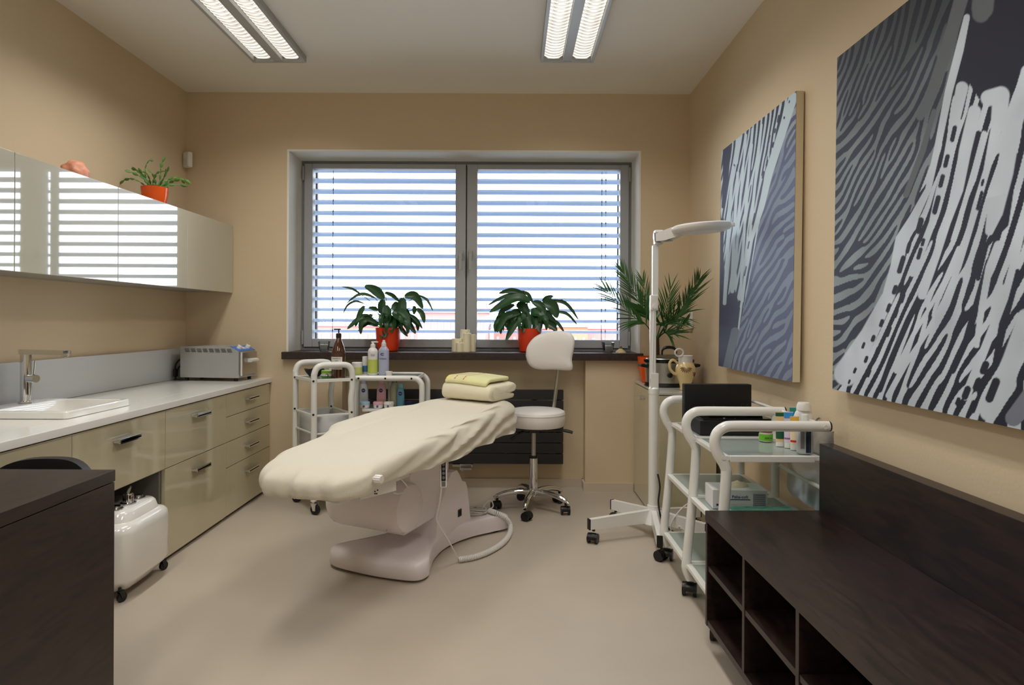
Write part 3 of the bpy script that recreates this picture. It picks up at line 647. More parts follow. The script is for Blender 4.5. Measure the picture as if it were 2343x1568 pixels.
# fitted sheet
b = new(); RG = [.02, .12, .22, .32, .42, .52, .61, .69, .76, .82, .87, .91, .94, .965, .985, 1.0, 1.008, 1.012, 1.014, 1.012, 1.008, 1.0, .99, .985]
DR = [0] * 9 + [.001, .0025, .005, .009, .014, .021, .031, .043, .056, .07, .084, .098, .112, .124, .126]
HEMN = ([-.2, 0, .1, .2, .3, .5, .7, 1.0, 1.2, 1.45, 1.56, 1.7], [.10, .09, .10, .088, .095, .126, .142, .150, .165, .185, .20, .2])
rn = random.Random(5)
def fs(th, k):
    t, s = bound(th, .004); q = RG[k]; tt = BL / 2 + (t - BL / 2) * q; ss = s * q
    z = ztop(tt); t0 = t
    hem = float(np.interp(t0, *HEMN)) if s > 0 else .10
    d = DR[k] * hem / .126
    skirt = max(0, (q - .9) / .1) if k < 16 else 1.0
    p = Vector((tt * 2, ss * 2, 0))
    # soft body undulation and the armrest rise on the far edge
    z += .008 * mnoise.noise(p * 1.6 + Vector((3, 1, 0))) * min(1, (1.02 - q) * 5)
    if ss < -.2 and .5 < tt < 1.2: z += .02 * math.sin(PI * min(1, (tt - .5) / .7)) ** .5 * min(1, (-ss - .2) / .07)
    if -.235 < ss < -.15 and .5 < tt < 1.2: z -= .014 * math.sin(PI * (-ss - .15) / .085)
    if .25 < tt < .9: z += .012 * math.exp(-((ss - .05) / .13) ** 2) * math.sin(PI * (tt - .25) / .65)
    # folds: diagonal drapes on the near side, gathers at the hem
    ph = t0 * 26 + 9 * mnoise.noise(Vector((t0 * 2.2, s * 2, 5)))
    out = 0.
    if s > 0 and .02 < q: 
        dg = 26 * (tt * .62 + (1 - q) * 1.5 + d * 3.4); amp = .0085 * np.interp(tt, [.0, .45, .75, 1.2, 1.5], [.2, .5, 1.6, 1.7, 1.2]) * np.interp(q, [.45, .75, .95], [0, .5, 1])
        f_ = math.sin(dg + 2.2 * mnoise.noise(Vector((tt * 3, q * 3, 1)))); out += amp * (f_ + .4 * math.sin(2.3 * dg)); z += amp * .5 * f_ * (1 - skirt)
    if t0 < .15: out += .012 * skirt * math.sin(s * 34 + 4 * mnoise.noise(Vector((s * 5, 2, 1)))) + .006 * skirt * math.sin(s * 80)
    out += .005 * mnoise.noise(Vector((t0 * 9, s * 9, d * 9))) * skirt + .0012 * mnoise.noise(Vector((tt * 40, ss * 40, d * 30)))
    if s > 0 and t0 > 1.28: out += .03 * skirt * min(1, (t0 - 1.28) / .15) * (.4 + .6 * min(1, d / .1))
    rad = Vector((t - BL / 2, s * 3.2)).normalized()
    return bw(tt + rad.x * out, ss + rad.y * out, z - d + .002 * skirt * math.sin(ph))
g = padded(b, 240, len(RG), fs); b.faces.new(g[0])
sh = obj('bed_sheet', b, CREAM, ang=80); md = sh.modifiers.new('s', 'SUBSURF'); md.levels = 1; md.render_levels = 1
tag(sh, 'cream terry fitted sheet stretched over the treatment bed', 'sheet')
# folded towels
def strip(path, th):
    P = catmull([(x, 0, z) for x, z in path], 5); L_, R2 = [], []
    for i, p in enumerate(P):
        d = (P[min(i + 1, len(P) - 1)] - P[max(i - 1, 0)]).normalized(); n = Vector((-d.z, 0, d.x)); L_.append(p + n * th / 2); R2.append(p - n * th / 2)
    e = (P[-1] - P[-2]).normalized() * th * .45; s0 = (P[0] - P[1]).normalized() * th * .45
    return [(p.x, p.z) for p in L_] + [((P[-1] + e).x, (P[-1] + e).z)] + [(p.x, p.z) for p in R2[::-1]] + [((P[0] + s0).x, (P[0] + s0).z)]
def towel(b, path, th, w, sag, M, n=18, seed=0):
    poly = strip(path, th); rings = []
    for i in range(n + 1):
        x = (i / n - .5) * w; e = 1 - .1 * abs(2 * i / n - 1) ** 10
        rings.append([b.verts.new(M @ Vector((x + .004 * mnoise.noise(Vector((p * 18, q * 18, seed))), p + .006 * mnoise.noise(Vector((x * 8, seed, q * 9))), q * e + sag(x, p) * q / .1 + .002 * mnoise.noise(Vector((x * 20, p * 20, seed)))))) for p, q in poly])
    for A, B in zip(rings, rings[1:]):
        for k in range(len(A)): b.faces.new((A[k], A[(k + 1) % len(A)], B[(k + 1) % len(A)], B[k]))
    b.faces.new(rings[0]); b.faces.new(rings[-1])
TA = math.radians(-30); TC = Vector((-.195, 3.70, 0)); TX = Vector((math.cos(TA), math.sin(TA), 0)); TY = Vector((-math.sin(TA), math.cos(TA), 0))
M = Matrix.Translation((TC.x, TC.y, ztop(1.35) + .004)) @ rotz(TA)
b = new(); sg = lambda x, p: .012 * math.cos(x * 7 + .8) - .03 * max(0, -x - .10)
towel(b, [(.13, .019), (.0, .017), (-.09, .017), (-.122, .03), (-.125, .055), (-.105, .078), (-.03, .082), (.06, .082), (.13, .084), (.152, .075), (.145, .062), (.10, .055), (.0, .050), (-.07, .050)], .029, .345, sg, M, seed=2)
bt = obj('folded_towel', b, CREAM2, ang=70); md = bt.modifiers.new('s', 'SUBSURF'); md.levels = 1; md.render_levels = 1
tag(bt, 'thick folded cream towel lying on the head end of the sheet', 'towel')
r = thing('hand_towel', 'thin yellowish towel with two red stitched lines on the thick cream towel', 'towel', M @ Vector((0, 0, .104)), TA)
N_ = Matrix.Translation((0, 0, -.10))
def tz(x, y): return .1 + .0035 + sg(x, y) * .95 + (-.022 * max(0, (-y - .075) / .05) ** 1.6 if y < -.075 else 0) - .05 * max(0, -x - .13) ** 1
b = new(); X0, X1, Y0, Y1 = -.15, .135, -.128, .125
def ht(dz): return lambda i, j: N_ @ Vector((X0 + (X1 - X0) * i, Y0 + (Y1 - Y0) * j, tz(X0 + (X1 - X0) * i, Y0 + (Y1 - Y0) * j) + dz))
g1 = surf(b, ht(.022), 26, 22); g2 = surf(b, ht(.0), 26, 22)
for i in range(26):
    for j in (0, 22): b.faces.new((g1[i][j], g1[i + 1][j], g2[i + 1][j], g2[i][j]))
for j in range(22):
    for i in (0, 26): b.faces.new((g1[i][j], g1[i][j + 1], g2[i][j + 1], g2[i][j]))
ct = obj('cloth', b, YELT, r, ang=80); md = ct.modifiers.new('b', 'BEVEL'); md.width = .009; md.segments = 3; md.limit_method = 'ANGLE'
for x in (-.085, -.025):
    b = new(); y = Y0 + .006
    while y < Y1 - .01:
        z = tz(x, y) + .0228; k = .0045 if int(y * 1000 / 9) % 2 else .0022
        vs = [b.verts.new(N_ @ Vector(q)) for q in ((x - k * .5, y, z), (x + k, y + .001, tz(x + k, y) + .0228), (x + k * .5, y + .0105, tz(x, y + .0105) + .0228), (x - k * .3, y + .0105, tz(x, y + .0105) + .0228))]
        b.faces.new(vs); y += .0106
    obj('red_stitching', b, REDT, r, fix=False)
b = new(); surf(b, lambda i, j: N_ @ Vector((X0 + .002 + .022 * i, Y0 + .01 + (Y1 - Y0 - .02) * j, tz(X0 + .002 + .022 * i, Y0 + .01 + (Y1 - Y0 - .02) * j) + .0226)), 3, 14); obj('yellow_border', b, mat('yellow_band', (240, 226, 130), .95), r, fix=False)
# loose corner of the sheet / bolster cover behind the towel at the head end
# hand control with its coiled cable
p0 = at_depth(1019, 1062, 2.915); p1 = at_depth(1010, 1116, 2.895)
r = thing('hand_control', 'white bed hand control with round buttons hanging below the sheet', 'remote control', (p1.x, p1.y, 0))
b = new(); ax = (p0 - p1).normalized(); M = frame((p0 + p1) / 2, Vector((.985, .17, 0)), ax); hl = (p0 - p1).length / 2
bb(b, (-.016, -hl, -.010), (.016, hl + .05, .010), .005, 3, M=M); hb = obj('handset', b, WPLAST, r, world=True)
b = new(); bb(b, (-.010, -hl + .02 * 2 - .01, .0098), (.010, hl + .045, .0105), M=M); obj('keypad', b, DARKV, hb, world=True)
for i in range(5):
    for s in (-1,):
        b = new(); lathe(b, [(.007, .0), (.0065, .0025), (0, .003)], M=M @ Matrix.Translation((0, -hl + .045 + i * .0195, .0104)), seg=14); obj('button', b, mat('button_grey', (120, 118, 116), .5), hb, world=True)
b = new(); bb(b, (-.009, -hl + .006, .0098), (.009, -hl + .028, .0106), M=M); obj('grey_label', b, mat('button_grey', (150, 146, 142), .5), hb, world=True)
fe = at_height(1050, 1284, .006); b = new(); tube(b, [p1, at_depth(1006, 1150, 2.90), at_depth(999, 1188, 2.92), at_depth(1012, 1215, 2.96), at_depth(1030, 1244, 3.0), fe], .0035, 8, 8); obj('cable', b, WPLAST, r, world=True)
path = catmull([at_height(1050, 1281, .016), at_height(1085, 1275, .016), at_height(1120, 1262, .016), at_height(1150, 1243, .016), at_height(1166, 1222, .016), at_height(1168, 1203, .03), at_height(1156, 1186, .075), at_height(1135, 1174, .108), at_height(1120, 1169, .108)], 60)
b = new(); hel = []; N = None; s_ = 0.
for i, p in enumerate(path):
    d = (path[min(i + 1, len(path) - 1)] - path[max(i - 1, 0)]).normalized(); N = Vector((0, 0, 1)); N = (N - d * N.dot(d)).normalized(); B = d.cross(N)
    if i: s_ += (p - path[i - 1]).length
    a_ = s_ / .0085 * 2 * PI; hel.append(p + (N * math.cos(a_) + B * math.sin(a_)) * .0105)
# resample so that every turn has enough points
H2 = []; s_ = 0
tot = [0.]
for i in range(1, len(path)): tot.append(tot[-1] + (path[i] - path[i - 1]).length)
S = np.linspace(0, tot[-1], int(tot[-1] / .0085 * 10)); X = [np.interp(S, tot, [p[k] for p in path]) for k in range(3)]
for i in range(len(S)):
    p = Vector((X[0][i], X[1][i], X[2][i])); j = min(i + 5, len(S) - 1); k = max(i - 5, 0)
    d = Vector((X[0][j] - X[0][k], X[1][j] - X[1][k], X[2][j] - X[2][k])).normalized(); N = Vector((0, 0, 1)); N = (N - d * N.dot(d)).normalized(); B = d.cross(N); a_ = S[i] / .0085 * 2 * PI
    H2.append(p + (N * math.cos(a_) + B * math.sin(a_)) * .0105)
tube(b, H2, .0042, 5); obj('coiled_cable', b, WPLAST, r, world=True, ang=70)
# bundled mains lead on the rear of the base
rr = random.Random(2); b = new(); c0 = bl(.35, -.03, .10)
for k in range(6):
    rx, ry = rr.uniform(.035, .09), rr.uniform(.02, .045); o_ = Vector((rr.uniform(-.02, .02), rr.uniform(-.015, .015), .005 * k + .001))
    pts = [c0 + o_ + Vector((rx * math.cos(q), ry * math.sin(q), .004 * math.sin(3 * q))) for q in [2 * PI * i / 14 for i in range(15)]]
    tube(b, pts, .0035, 7, 3)
tube(b, [c0 + Vector((.06, 0, .015)), c0 + Vector((.08, .03, .04)), c0 + Vector((.11, .05, .05)), c0 + Vector((.12, .03, .02)), c0 + Vector((.07, -.02, .008))], .0035, 7, 6)
tube(b, [c0 + Vector((-.06, 0, .01)), bl(.25, -.02, .11), bl(.22, .0, .12)], .0035, 7, 6)
tag(obj('mains_lead', b, mat('grey_cable', (205, 200, 190), .5)), 'bundled pale mains lead lying on the rear of the bed base', 'cable')
# ------------------------------------------------------------------ rolling stool
ST = Vector((.137, 3.925, 0)); r = thing('rolling_stool', 'white padded rolling stool with backrest and chrome star base by the bed head', 'stool', ST)
ang0 = math.radians(-104); zc = .0
for k in range(5):
    a_ = ang0 + k * 2 * PI / 5; d = Vector((math.cos(a_), math.sin(a_), 0)); b = new()
    tube(b, [d * .02 + Vector((0, 0, .105)), d * .08 + Vector((0, 0, .112)), d * .16 + Vector((0, 0, .105)), d * .215 + Vector((0, 0, .088)), d * .245 + Vector((0, 0, .072))], [.018, .017, .016, .015, .011], 12, 5, flat=1.0)
    leg = obj('leg', b, CHROME, r)
for k in range(5):
    a_ = ang0 + k * 2 * PI / 5; d = Vector((math.cos(a_), math.sin(a_), 0)) * .225
    castor(r, d.x, d.y, .075, .026, a_ + 1.2 + k, twin=True, body=BLACK, wheel=BLACK)
b = new(); lathe(b, [(.03, .085), (.032, .12), (.027, .13), (.026, .135), (0, .135)]); obj('hub', b, CHROME, r)
b = new(); lathe(b, [(.026, .13), (.025, .32), (0, .32)]); obj('gas_column', b, CHROME, r)
b = new(); lathe(b, [(.027, .318), (.027, .33), (.014, .333), (0, .333)]); obj('collar', b, BLACK, r)
b = new(); lathe(b, [(.0135, .33), (.0135, .50), (0, .5)]); obj('piston', b, STEEL, r)
b = new(); bb(b, (-.075, -.075, .495), (.08, .075, .517), .008); bb(b, (-.03, -.03, .475), (.03, .03, .5), .006); obj('mechanism', b, BLACK, r)
b = new(); tube(b, [(.05, -.04, .505), (.15, -.06, .503), (.2, -.07, .497), (.235, -.075, .488)], [.006, .008, .010, .009], 8, 4, flat=1.0); obj('lever', b, BLACK, r)
b = new(); tube(b, [(-.03, -.02, .50), (-.09, -.05, .475), (-.14, -.06, .44)], [.008, .009, .010], 8, 4); obj('lever', b, BLACK, r)
sx = .018; b = new(); lathe(b, [(.15, .517), (.168, .52), (.176, .532), (.178, .575), (.175, .592), (.178, .594), (.173, .608), (.155, .617), (.1, .621), (0, .622)], (sx, 0, 0), 48); obj('seat', b, VINYL, r, ang=40)
b = new(); q0 = at_depth(1268, 925, 4.06) - ST; q1 = at_depth(1275, 870, 4.075) - ST; q2 = at_depth(1279, 835, 4.08) - ST
tube(b, [Vector((.06, .05, .505)), Vector((q0.x - .005, q0.y + .03, .52)), q0 + Vector((0, .03, -.06)), q0, q1, q2], .0125, 10, 5, flat=1.0); obj('back_post', b, STEEL, r)
def kid(px, py): p = at_depth(px, py, 4.05) - ST; return p
out = [(1203, 815), (1206, 795), (1220, 775), (1240, 763), (1262, 758), (1290, 758), (1306, 764), (1313, 780), (1311, 800), (1307, 822), (1309, 838), (1305, 846), (1290, 847), (1265, 846), (1240, 847), (1220, 843), (1208, 832)]
op2 = catmull([kid(*q) for q in out + out[:1]], 4)[:-1]; cc = sum(op2, Vector()) / len(op2); b = new(); rows = []
for q, dy in ((.02, -.028), (.5, -.027), (.85, -.023), (.96, -.012), (1.0, 0), (.96, .012), (.85, .02), (.5, .022), (.02, .022)):
    row = []
    for p in op2:
        v = cc + (p - cc) * q; cv = .5 * ((v.x - cc.x)) ** 2 * 1.6; row.append(b.verts.new(Vector((v.x, v.y + dy - cv - (v.x - cc.x) * .35, v.z))))
    rows.append(row)
for A, B in zip(rows, rows[1:]):
    for k in range(len(A)): b.faces.new((A[k], A[(k + 1) % len(A)], B[(k + 1) % len(A)], B[k]))
b.faces.new(rows[0]); b.faces.new(rows[-1]); obj('backrest', b, VINYL, r, ang=60)
# ------------------------------------------------------------------ right trolley (three bent frames, three levels)
TX0, TX1 = .757, 1.13
TF = [2.31, 2.69, 3.09]; LV = [.145, .427, .677]
tr = thing('trolley', 'long white tube trolley with three glass levels along the painting wall', 'trolley', (.93, 2.7, 0))
for y in TF:
    b = new(); bx = TX0
    pts = [(bx + .005, y, .075), (bx - .012, y, .12), (bx - .010, y, .17), (bx + .012, y, .40), (bx + .026, y, .60), (bx + .022, y, .64), (bx - .004, y, .685), (bx - .016, y, .725), (bx - .008, y, .76), (bx + .02, y, .783), (bx + .06, y, .788), (bx + .2, y, .788), (1.155, y, .788)]
    tube(b, pts, .0195, 14, 6, up=(0, 1, 0), flat=1.0); f = obj('bent_frame', b, WHITE, tr, world=True)
    b = new(); cyl(b, (1.154, y, .788), (1.161, y, .788), .0185, 14); obj('end_cap', b, BLACK, f, world=True)
    b = new()
    for q in ((bx + .01, .675), (1.135, .788)): cyl(b, (q[0], y - .021, q[1]), (q[0], y - .0185, q[1]), .008, 12)
    obj('bolts', b, WPLAST, f, world=True)
    rx = 1.145 if y < 2.5 else 1.12
    b = new(); tube(b, [(rx, y, .08), (rx, y, .775 if y > 2.5 else .70)], .017, 12, up=(0, 1, 0)); obj('rear_post', b, WHITE, tr, world=True)
    castor(tr, TX0, y, .085, .028, 1.2, world=True, twin=True, body=BLACK, wheel=BLACK); castor(tr, rx, y, .085, .028, 1.2, world=True, twin=True, body=BLACK, wheel=BLACK)
for (ya, yb) in ((TF[0], TF[1]), (TF[1], TF[2])):
    for z in LV:
        xa = TX0 + .03 if z > .6 else (TX0 + .012 if z > .3 else TX0 - .005); b = new(); e = .02
        bb(b, (xa - .012, ya + .008, z - .017), (xa + .012, yb - .008, z), .002); bb(b, (1.108, ya + .008, z - .017), (1.132, yb - .008, z), .002)
        bb(b, (xa + .012, ya + .002, z - .022), (1.108, ya + .022, z), .002); bb(b, (xa + .012, yb - .022, z - .022), (1.108, yb - .002, z), .002)
        rl = obj('shelf_rail', b, WHITE, tr, world=True)
        obj('glass_shelf', bb(new(), (xa + .012, ya + .022, z - .007), (1.108, yb - .022, z - .001)), SHELFG, rl, world=True)
    b = new(); cyl(b, (1.143, ya, .79), (1.143, yb, .79), .007, 10); obj('back_rod', b, WHITE, tr, world=True)
    b = new(); cyl(b, (1.135, ya, .56), (1.135, yb, .56), .008, 10); obj('back_rod', b, WHITE, tr, world=True)
# device case with open lid
r = thing('device_case', 'open black device case with raised lid on the trolley top', 'case', (.97, 2.9, LV[2] + .001)); z0 = LV[2] + .001
YC = 2.98; x0, x1 = at_depth(1564, 960, YC).x, at_depth(1717, 960, YC).x
b = new(); bb(b, (x0 + .004, 2.73, z0), (x1 + .02, YC - .02, z0 + .062), .003); obj('case_base', b, BLACKM, r, world=True)
b = new(); bb(b, (x0 + .02, 2.74, z0 + .062), (x1 + .004, YC - .05, z0 + .07), .002)
tube(b, [(x0 + .06, 2.78, z0 + .076), (x0 + .12, 2.82, z0 + .078), (x0 + .2, 2.79, z0 + .078), (x1 - .04, 2.84, z0 + .08)], .006, 8, 6)
bb(b, (x1 - .06, 2.80, z0 + .068), (x1 - .01, 2.88, z0 + .09), .008); obj('black_tool', b, BLACKG, r, world=True)
b = new(); bb(b, (x0 + .085, 2.7385, z0 + .078 + .012), (x0 + .115, 2.74, z0 + .095)); obj('badge', b, STEEL, r, world=True)
zl = EYE + (733 - 877) * YC / FOC; b = new(); bb(b, (x0, YC - .015, z0 + .0), (x1, YC + .03, zl), .004); ld = obj('lid', b, mat('case_lid', (17, 17, 18), .5), r, world=True)
text('lid_lettering', 'jett plasma lift', .052, frame(((x0 + x1) / 2 + .01, YC - .0155, z0 + .085), (1, 0, 0), (0, 0, 1)), mat('faint_lettering', (46, 46, 47), .5), ld)
def bottle(name, label, cat, p, prof, m, caps=(), rz=0., sx=1., sy=1., seg=28, group=None):
    r = thing(name, label, cat, p, rz, group); obj('body', lathe(new(), prof, seg=seg, sx=sx, sy=sy), m, r)
    for nm, pf, mm, kx, ky in caps: obj(nm, lathe(new(), pf, seg=seg, sx=kx, sy=ky), mm, r)
    return r
def band(parent, nm, r0, z0, z1, m, sx=1., sy=1., a0=0, a1=360):
    b = new(); n = 26
    surf(b, lambda i, j: Vector((r0 * sx * math.cos(math.radians(a0 + (a1 - a0) * j)), r0 * sy * math.sin(math.radians(a0 + (a1 - a0) * j)), z0 + (z1 - z0) * i)), 1, n)
    return obj(nm, b, m, parent, fix=False)
zt = LV[2] + .001; INK = mat('dark_ink', (40, 42, 60), .6); NAVY = mat('navy_print', (28, 40, 110), .5); WLET = mat('white_ink', (240, 240, 240), .5)
def spot(px, y): return at_depth(px, 1000, y).x
# on bay two, top level
p = (spot(1752, 2.60), 2.60, zt); r = bottle('cream_jar', 'small glass jar with bright green label on the trolley top', 'jar', p, [(.022, 0), (.027, .004), (.027, .03), (.024, .036), (.024, .04), (0, .04)], mat('pale_jar', (226, 222, 214), .3), [('lid', [(.027, .04), (.027, .054), (.025, .056), (0, .056)], mat('dark_red_lid', (120, 30, 34), .3), 1, 1)])
lb = band(r, 'green_label', .0275, .006, .032, mat('bright_green', (110, 190, 40), .5), a0=180, a1=360); text('label_lettering', 'BIOLTA', .009, frame((0, -.0282, .017), (1, 0, 0), (0, 0, 1)), INK, lb, world=False)
def tubeb(name, label, px, y, w, h, m, capm, caph, bands=(), face=-.1):
    """a squeeze tube standing on its cap"""
    r = thing(name, label, 'tube', (spot(px, y), y, zt), face); b = new()
    def f(i, j):
        a_ = 2 * PI * j; z = caph + (h - caph) * i; k = i ** 1.5
        return Vector(((w / 2) * (1 + .1 * k) * math.cos(a_), (w / 2) * .7 * (1 - .96 * k) * math.sin(a_), z))
    surf(b, f, 10, 24, True); obj('body', b, m, r); b = new(); lathe(b, [(w * .47, 0), (w * .47, caph), (0, caph)], seg=24, sy=.7); obj('cap', b, capm, r)
    for nm, z0, z1, mm in bands:
        b = new(); surf(b, lambda i, j: f((z0 + (z1 - z0) * i - caph) / (h - caph), .52 + .46 * j) * 1.0 + Vector((0, -.0008, 0)), 3, 14); obj(nm, b, mm, r, fix=False)
    return r
YT = mat('pale_orange_tube', (240, 206, 140), .4); GT = mat('dark_green_cap', (20, 88, 60), .4)
tubeb('balm_tube', 'cream yellow tube with dark green print beside the jar on the trolley', 1785, 2.50, .034, .135, YT, mat('white_cap', (238, 236, 230), .4), .02, [('green_print', .03, .06, GT), ('dark_green_top', .118, .132, GT)])
tubeb('hand_cream_tube', 'lavender tube with bright blue top on the trolley', 1804, 2.47, .032, .140, mat('lavender_tube', (226, 214, 234), .4), mat('white_cap', (238, 236, 230), .4), .022, [('violet_line', .034, .040, mat('violet', (150, 90, 170), .5)), ('blue_top', .115, .137, mat('sky_blue', (50, 150, 220), .4))])
tubeb('foot_cream_tube', 'pale tube with teal top standing behind the yellow topped tube', 1817, 2.53, .034, .15, mat('mint_tube', (222, 230, 222), .4), mat('white_cap', (238, 236, 230), .4), .022, [('teal_top', .115, .148, mat('teal', (30, 140, 130), .4))])
tubeb('sun_cream_tube', 'cream tube with yellow top and red line beside the tall white bottle', 1818, 2.43, .032, .128, mat('cream_tube', (244, 224, 190), .4), mat('white_cap', (238, 236, 230), .4), .022, [('red_line', .030, .038, mat('red_print', (215, 40, 40), .5)), ('yellow_top', .10, .126, mat('amber_yellow', (245, 190, 60), .4))])
p = (spot(1840, 2.44), 2.445, zt); r = bottle('lotion_bottle', 'broad white domed lotion bottle at the rear of the trolley top', 'bottle', p, [(.036, 0), (.040, .006), (.042, .07), (.040, .12), (.032, .142), (.026, .15), (0, .15)], WPLAST, [('domed_cap', [(.027, .15), (.026, .168), (.020, .18), (0, .182)], WPLAST, 1, 1)], sy=.6)
p = (spot(1842, 2.36), 2.362, zt); r = bottle('spray_bottle', 'slim bottle of dark blue liquid with white cap in front of the domed bottle', 'bottle', p, [(.026, 0), (.030, .005), (.031, .05), (.028, .092), (.018, .108), (.012, .115), (0, .115)], mat('silver_grey_bottle', (196, 200, 204), .2), [('cap', [(.012, .112), (.0125, .142), (.011, .146), (0, .146)], WPLAST, 1, 1)], sy=.6)
band(r, 'dark_print', .0315, .006, .088, mat('dark_blue_print', (34, 52, 66), .25), sy=.62, a0=262, a1=300); band(r, 'grey_print', .0312, .02, .085, mat('grey_print', (120, 120, 128), .4), sy=.62, a0=225, a1=252)
# clear plastic bag hanging behind
r = thing('plastic_bag', 'large clear plastic bag hanging from the rear rod of the trolley', 'bag', (1.15, 2.45, .45)); b = new()
def bg(s): return lambda i, j: Vector((1.155 + s * (.006 + .018 * math.sin(PI * i) * math.sin(PI * j)) + .008 * mnoise.noise(Vector((i * 5, j * 6, s))), 2.28 + .36 * j, .775 - .30 * i - .02 * math.sin(PI * j) + .012 * mnoise.noise(Vector((j * 4, 1, 2)))))
surf(b, bg(1), 16, 16); surf(b, bg(-1), 16, 16); obj('film', b, thin_glass('bag_film', (238, 240, 242), milk=.28, rough=.3), r, world=True, fix=False)
b = new(); tube(b, [(1.15, 2.32, .775), (1.14, 2.34, .81), (1.135, 2.36, .80), (1.15, 2.38, .775)], .004, 6, 5); obj('tied_handle', b, CLEAR, r, world=True)
# middle level: glove box and green packs
zm = LV[1] + .001; gy = 2.50; x0, x1 = .80, 1.012
r = thing('glove_box', 'white carton of disposable gloves with dark print on the middle trolley level', 'box', ((x0 + x1) / 2, gy + .06, zm), math.radians(-3))
b = new(); bb(b, (-.106, -.06, 0), (.106, .06, .075), .0015); bx = obj('carton', b, mat('carton_white', (232, 232, 234), .6), r)
b = new(); bb(b, (-.07, -.0606, .036), (.04, -.06, .039)); bb(b, (-.092, -.0606, .012), (-.076, -.06, .02)); bb(b, (.05, -.0606, .01), (.1, -.06, .062), mi=1); obj('printed_bars', b, [NAVY, mat('grey_block', (176, 178, 192), .6)], bx)
text('box_lettering', 'Peha-soft', .017, frame((.0, -.0604, .048), (1, 0, 0), (0, 0, 1)), NAVY, bx, world=False)
b = new()
for k in range(6): bb(b, (.054, -.0609, .015 + k * .008), (.096, -.0605, .018 + k * .008))
obj('small_print', b, mat('faint_print', (130, 132, 150), .6), bx)
b = new(); bmesh.ops.create_icosphere(b, subdivisions=3, radius=1)
for v in b.verts: n = v.co.normalized(); v.co = Vector((n.x * .052, n.y * .026, .074 + max(n.z, 0) * .02 * (1 + .6 * mnoise.noise(n * 3)))) + Vector((.01 * mnoise.noise(n * 4), 0, 0))
obj('gloves', b, mat('latex', (236, 222, 196), .5), r)
r = thing('green_pack', 'sealed pack of mint green wipes in clear film beside the glove box', 'package', (.96, 2.40, zm), math.radians(2))
b = new(); bb(b, (-.14, -.05, 0), (.11, .045, .03), .006, 3); obj('contents', b, mat('mint_green', (130, 205, 186), .6), r)
b = new(); surf(b, lambda i, j: Vector((-.16 + .33 * i, -.055 + .11 * j, .034 + .006 * mnoise.noise(Vector((i * 9, j * 6, 0))) - .02 * max(0, abs(2 * i - 1) - .75) * 4)), 30, 12); obj('film', b, thin_glass('pack_film', (236, 246, 244), rough=.08), r, fix=False)
b = new(); bb(b, (-.138, -.0512, .002), (.108, -.0502, .007)); obj('dark_edge', b, mat('dark_green_print', (30, 70, 66), .5), r)
zlw = LV[0] + .001; b = new(); bb(b, (.79, 2.44, zlw), (.86, 2.50, zlw + .03), .003); tag(obj('red_packet', b, mat('red_packet', (214, 40, 50), .5)), 'small red packet on the lowest glass level beside the bench', 'packet')
# power strip and leads on the floor behind the trolley
r = thing('power_strip', 'white power strip with tangled white leads on the floor behind the trolley', 'power strip', (.9, 3.3, 0))
b = new(); bb(b, (.84, 3.35, 0), (1.10, 3.41, .045), .006); obj('housing', b, WPLAST, r, world=True)
b = new(); tube(b, [(.86, 3.35, .02), (.84, 3.28, .01), (.95, 3.24, .012), (1.08, 3.28, .02), (1.16, 3.22, .05)], .005, 8, 6); tube(b, [(.9, 3.34, .045), (.88, 3.3, .10), (.98, 3.26, .02), (1.1, 3.3, .01), (1.0, 3.2, .008), (.86, 3.23, .008)], .004, 8, 6)
tube(b, [(.85, 3.37, .045), (.86, 3.36, .12), (.97, 3.40, .2), (1.15, 3.5, .16), (1.2, 3.54, .2)], .004, 8, 6); obj('leads', b, WPLAST, r, world=True)
# ------------------------------------------------------------------ magnifier lamp
LB = Vector((.776, 3.46, 0)); r = thing('magnifier_lamp', 'white magnifying floor lamp on a star base with castors beside the trolley', 'floor lamp', LB)
for k, dg in enumerate((199, 262, 128, 20, 320)):
    a_ = math.radians(dg); Ln = .385 if k < 2 else (.30 if k == 2 else .3); M = rotz(a_); b = new()
    prism(b, [(.03, .072), (Ln, .072), (Ln, .125), (.03, .142)], -.0135, .0135, lambda p, q, h: M @ Vector((p, h, q)), .003); lg = obj('leg', b, WHITE, r)
    b = new(); bb(b, (Ln - .001, -.0145, .070), (Ln + .006, .0145, .127), .001, M=M); obj('leg_cap', b, BLACK, lg)
    d = M @ Vector((Ln - .025, 0, 0)); castor(r, d.x, d.y, .075, .026, a_ + .8, twin=True, body=BLACK, wheel=BLACK)
b = new(); lathe(b, [(.055, .062), (.06, .07), (.045, .115), (.034, .145), (.032, .165), (0, .165)], seg=28); obj('hub', b, WHITE, r)
b = new(); lathe(b, [(.0275, .15), (.0275, .775), (.0, .775)], seg=24); obj('pole', b, WHITE, r)
b = new(); lathe(b, [(.029, .772), (.029, .80), (.02, .81), (0, .81)], seg=20)
for s in (-1, 1): bb(b, (-.022, s * .018 - .003, .80), (.022, s * .018 + .003, .885), .003)
obj('pole_bracket', b, WHITE, r)
def ax(px, py): p = at_depth(px, py, LB.y) - LB; return p
j0, j1, j2 = ax(1491, 868), ax(1496, 690), ax(1502, 562)
b = new()
for s in (-1, 1): tube(b, [j0 + Vector((0, s * .009, -.01)), j1 + Vector((0, s * .009, .0))], .006, 8)
M = frame((j0 + j1) / 2, (1, 0, 0), j1 - j0); bb(b, (-.0165, -(j1 - j0).length / 2, -.012), (.0165, (j1 - j0).length / 2, .012), .004, M=M); obj('lower_arm', b, WHITE, r)
b = new(); M = frame(j1, (1, 0, 0), j2 - j1); bb(b, (-.021, -.05, -.019), (.021, .035, .019), .006, M=M)
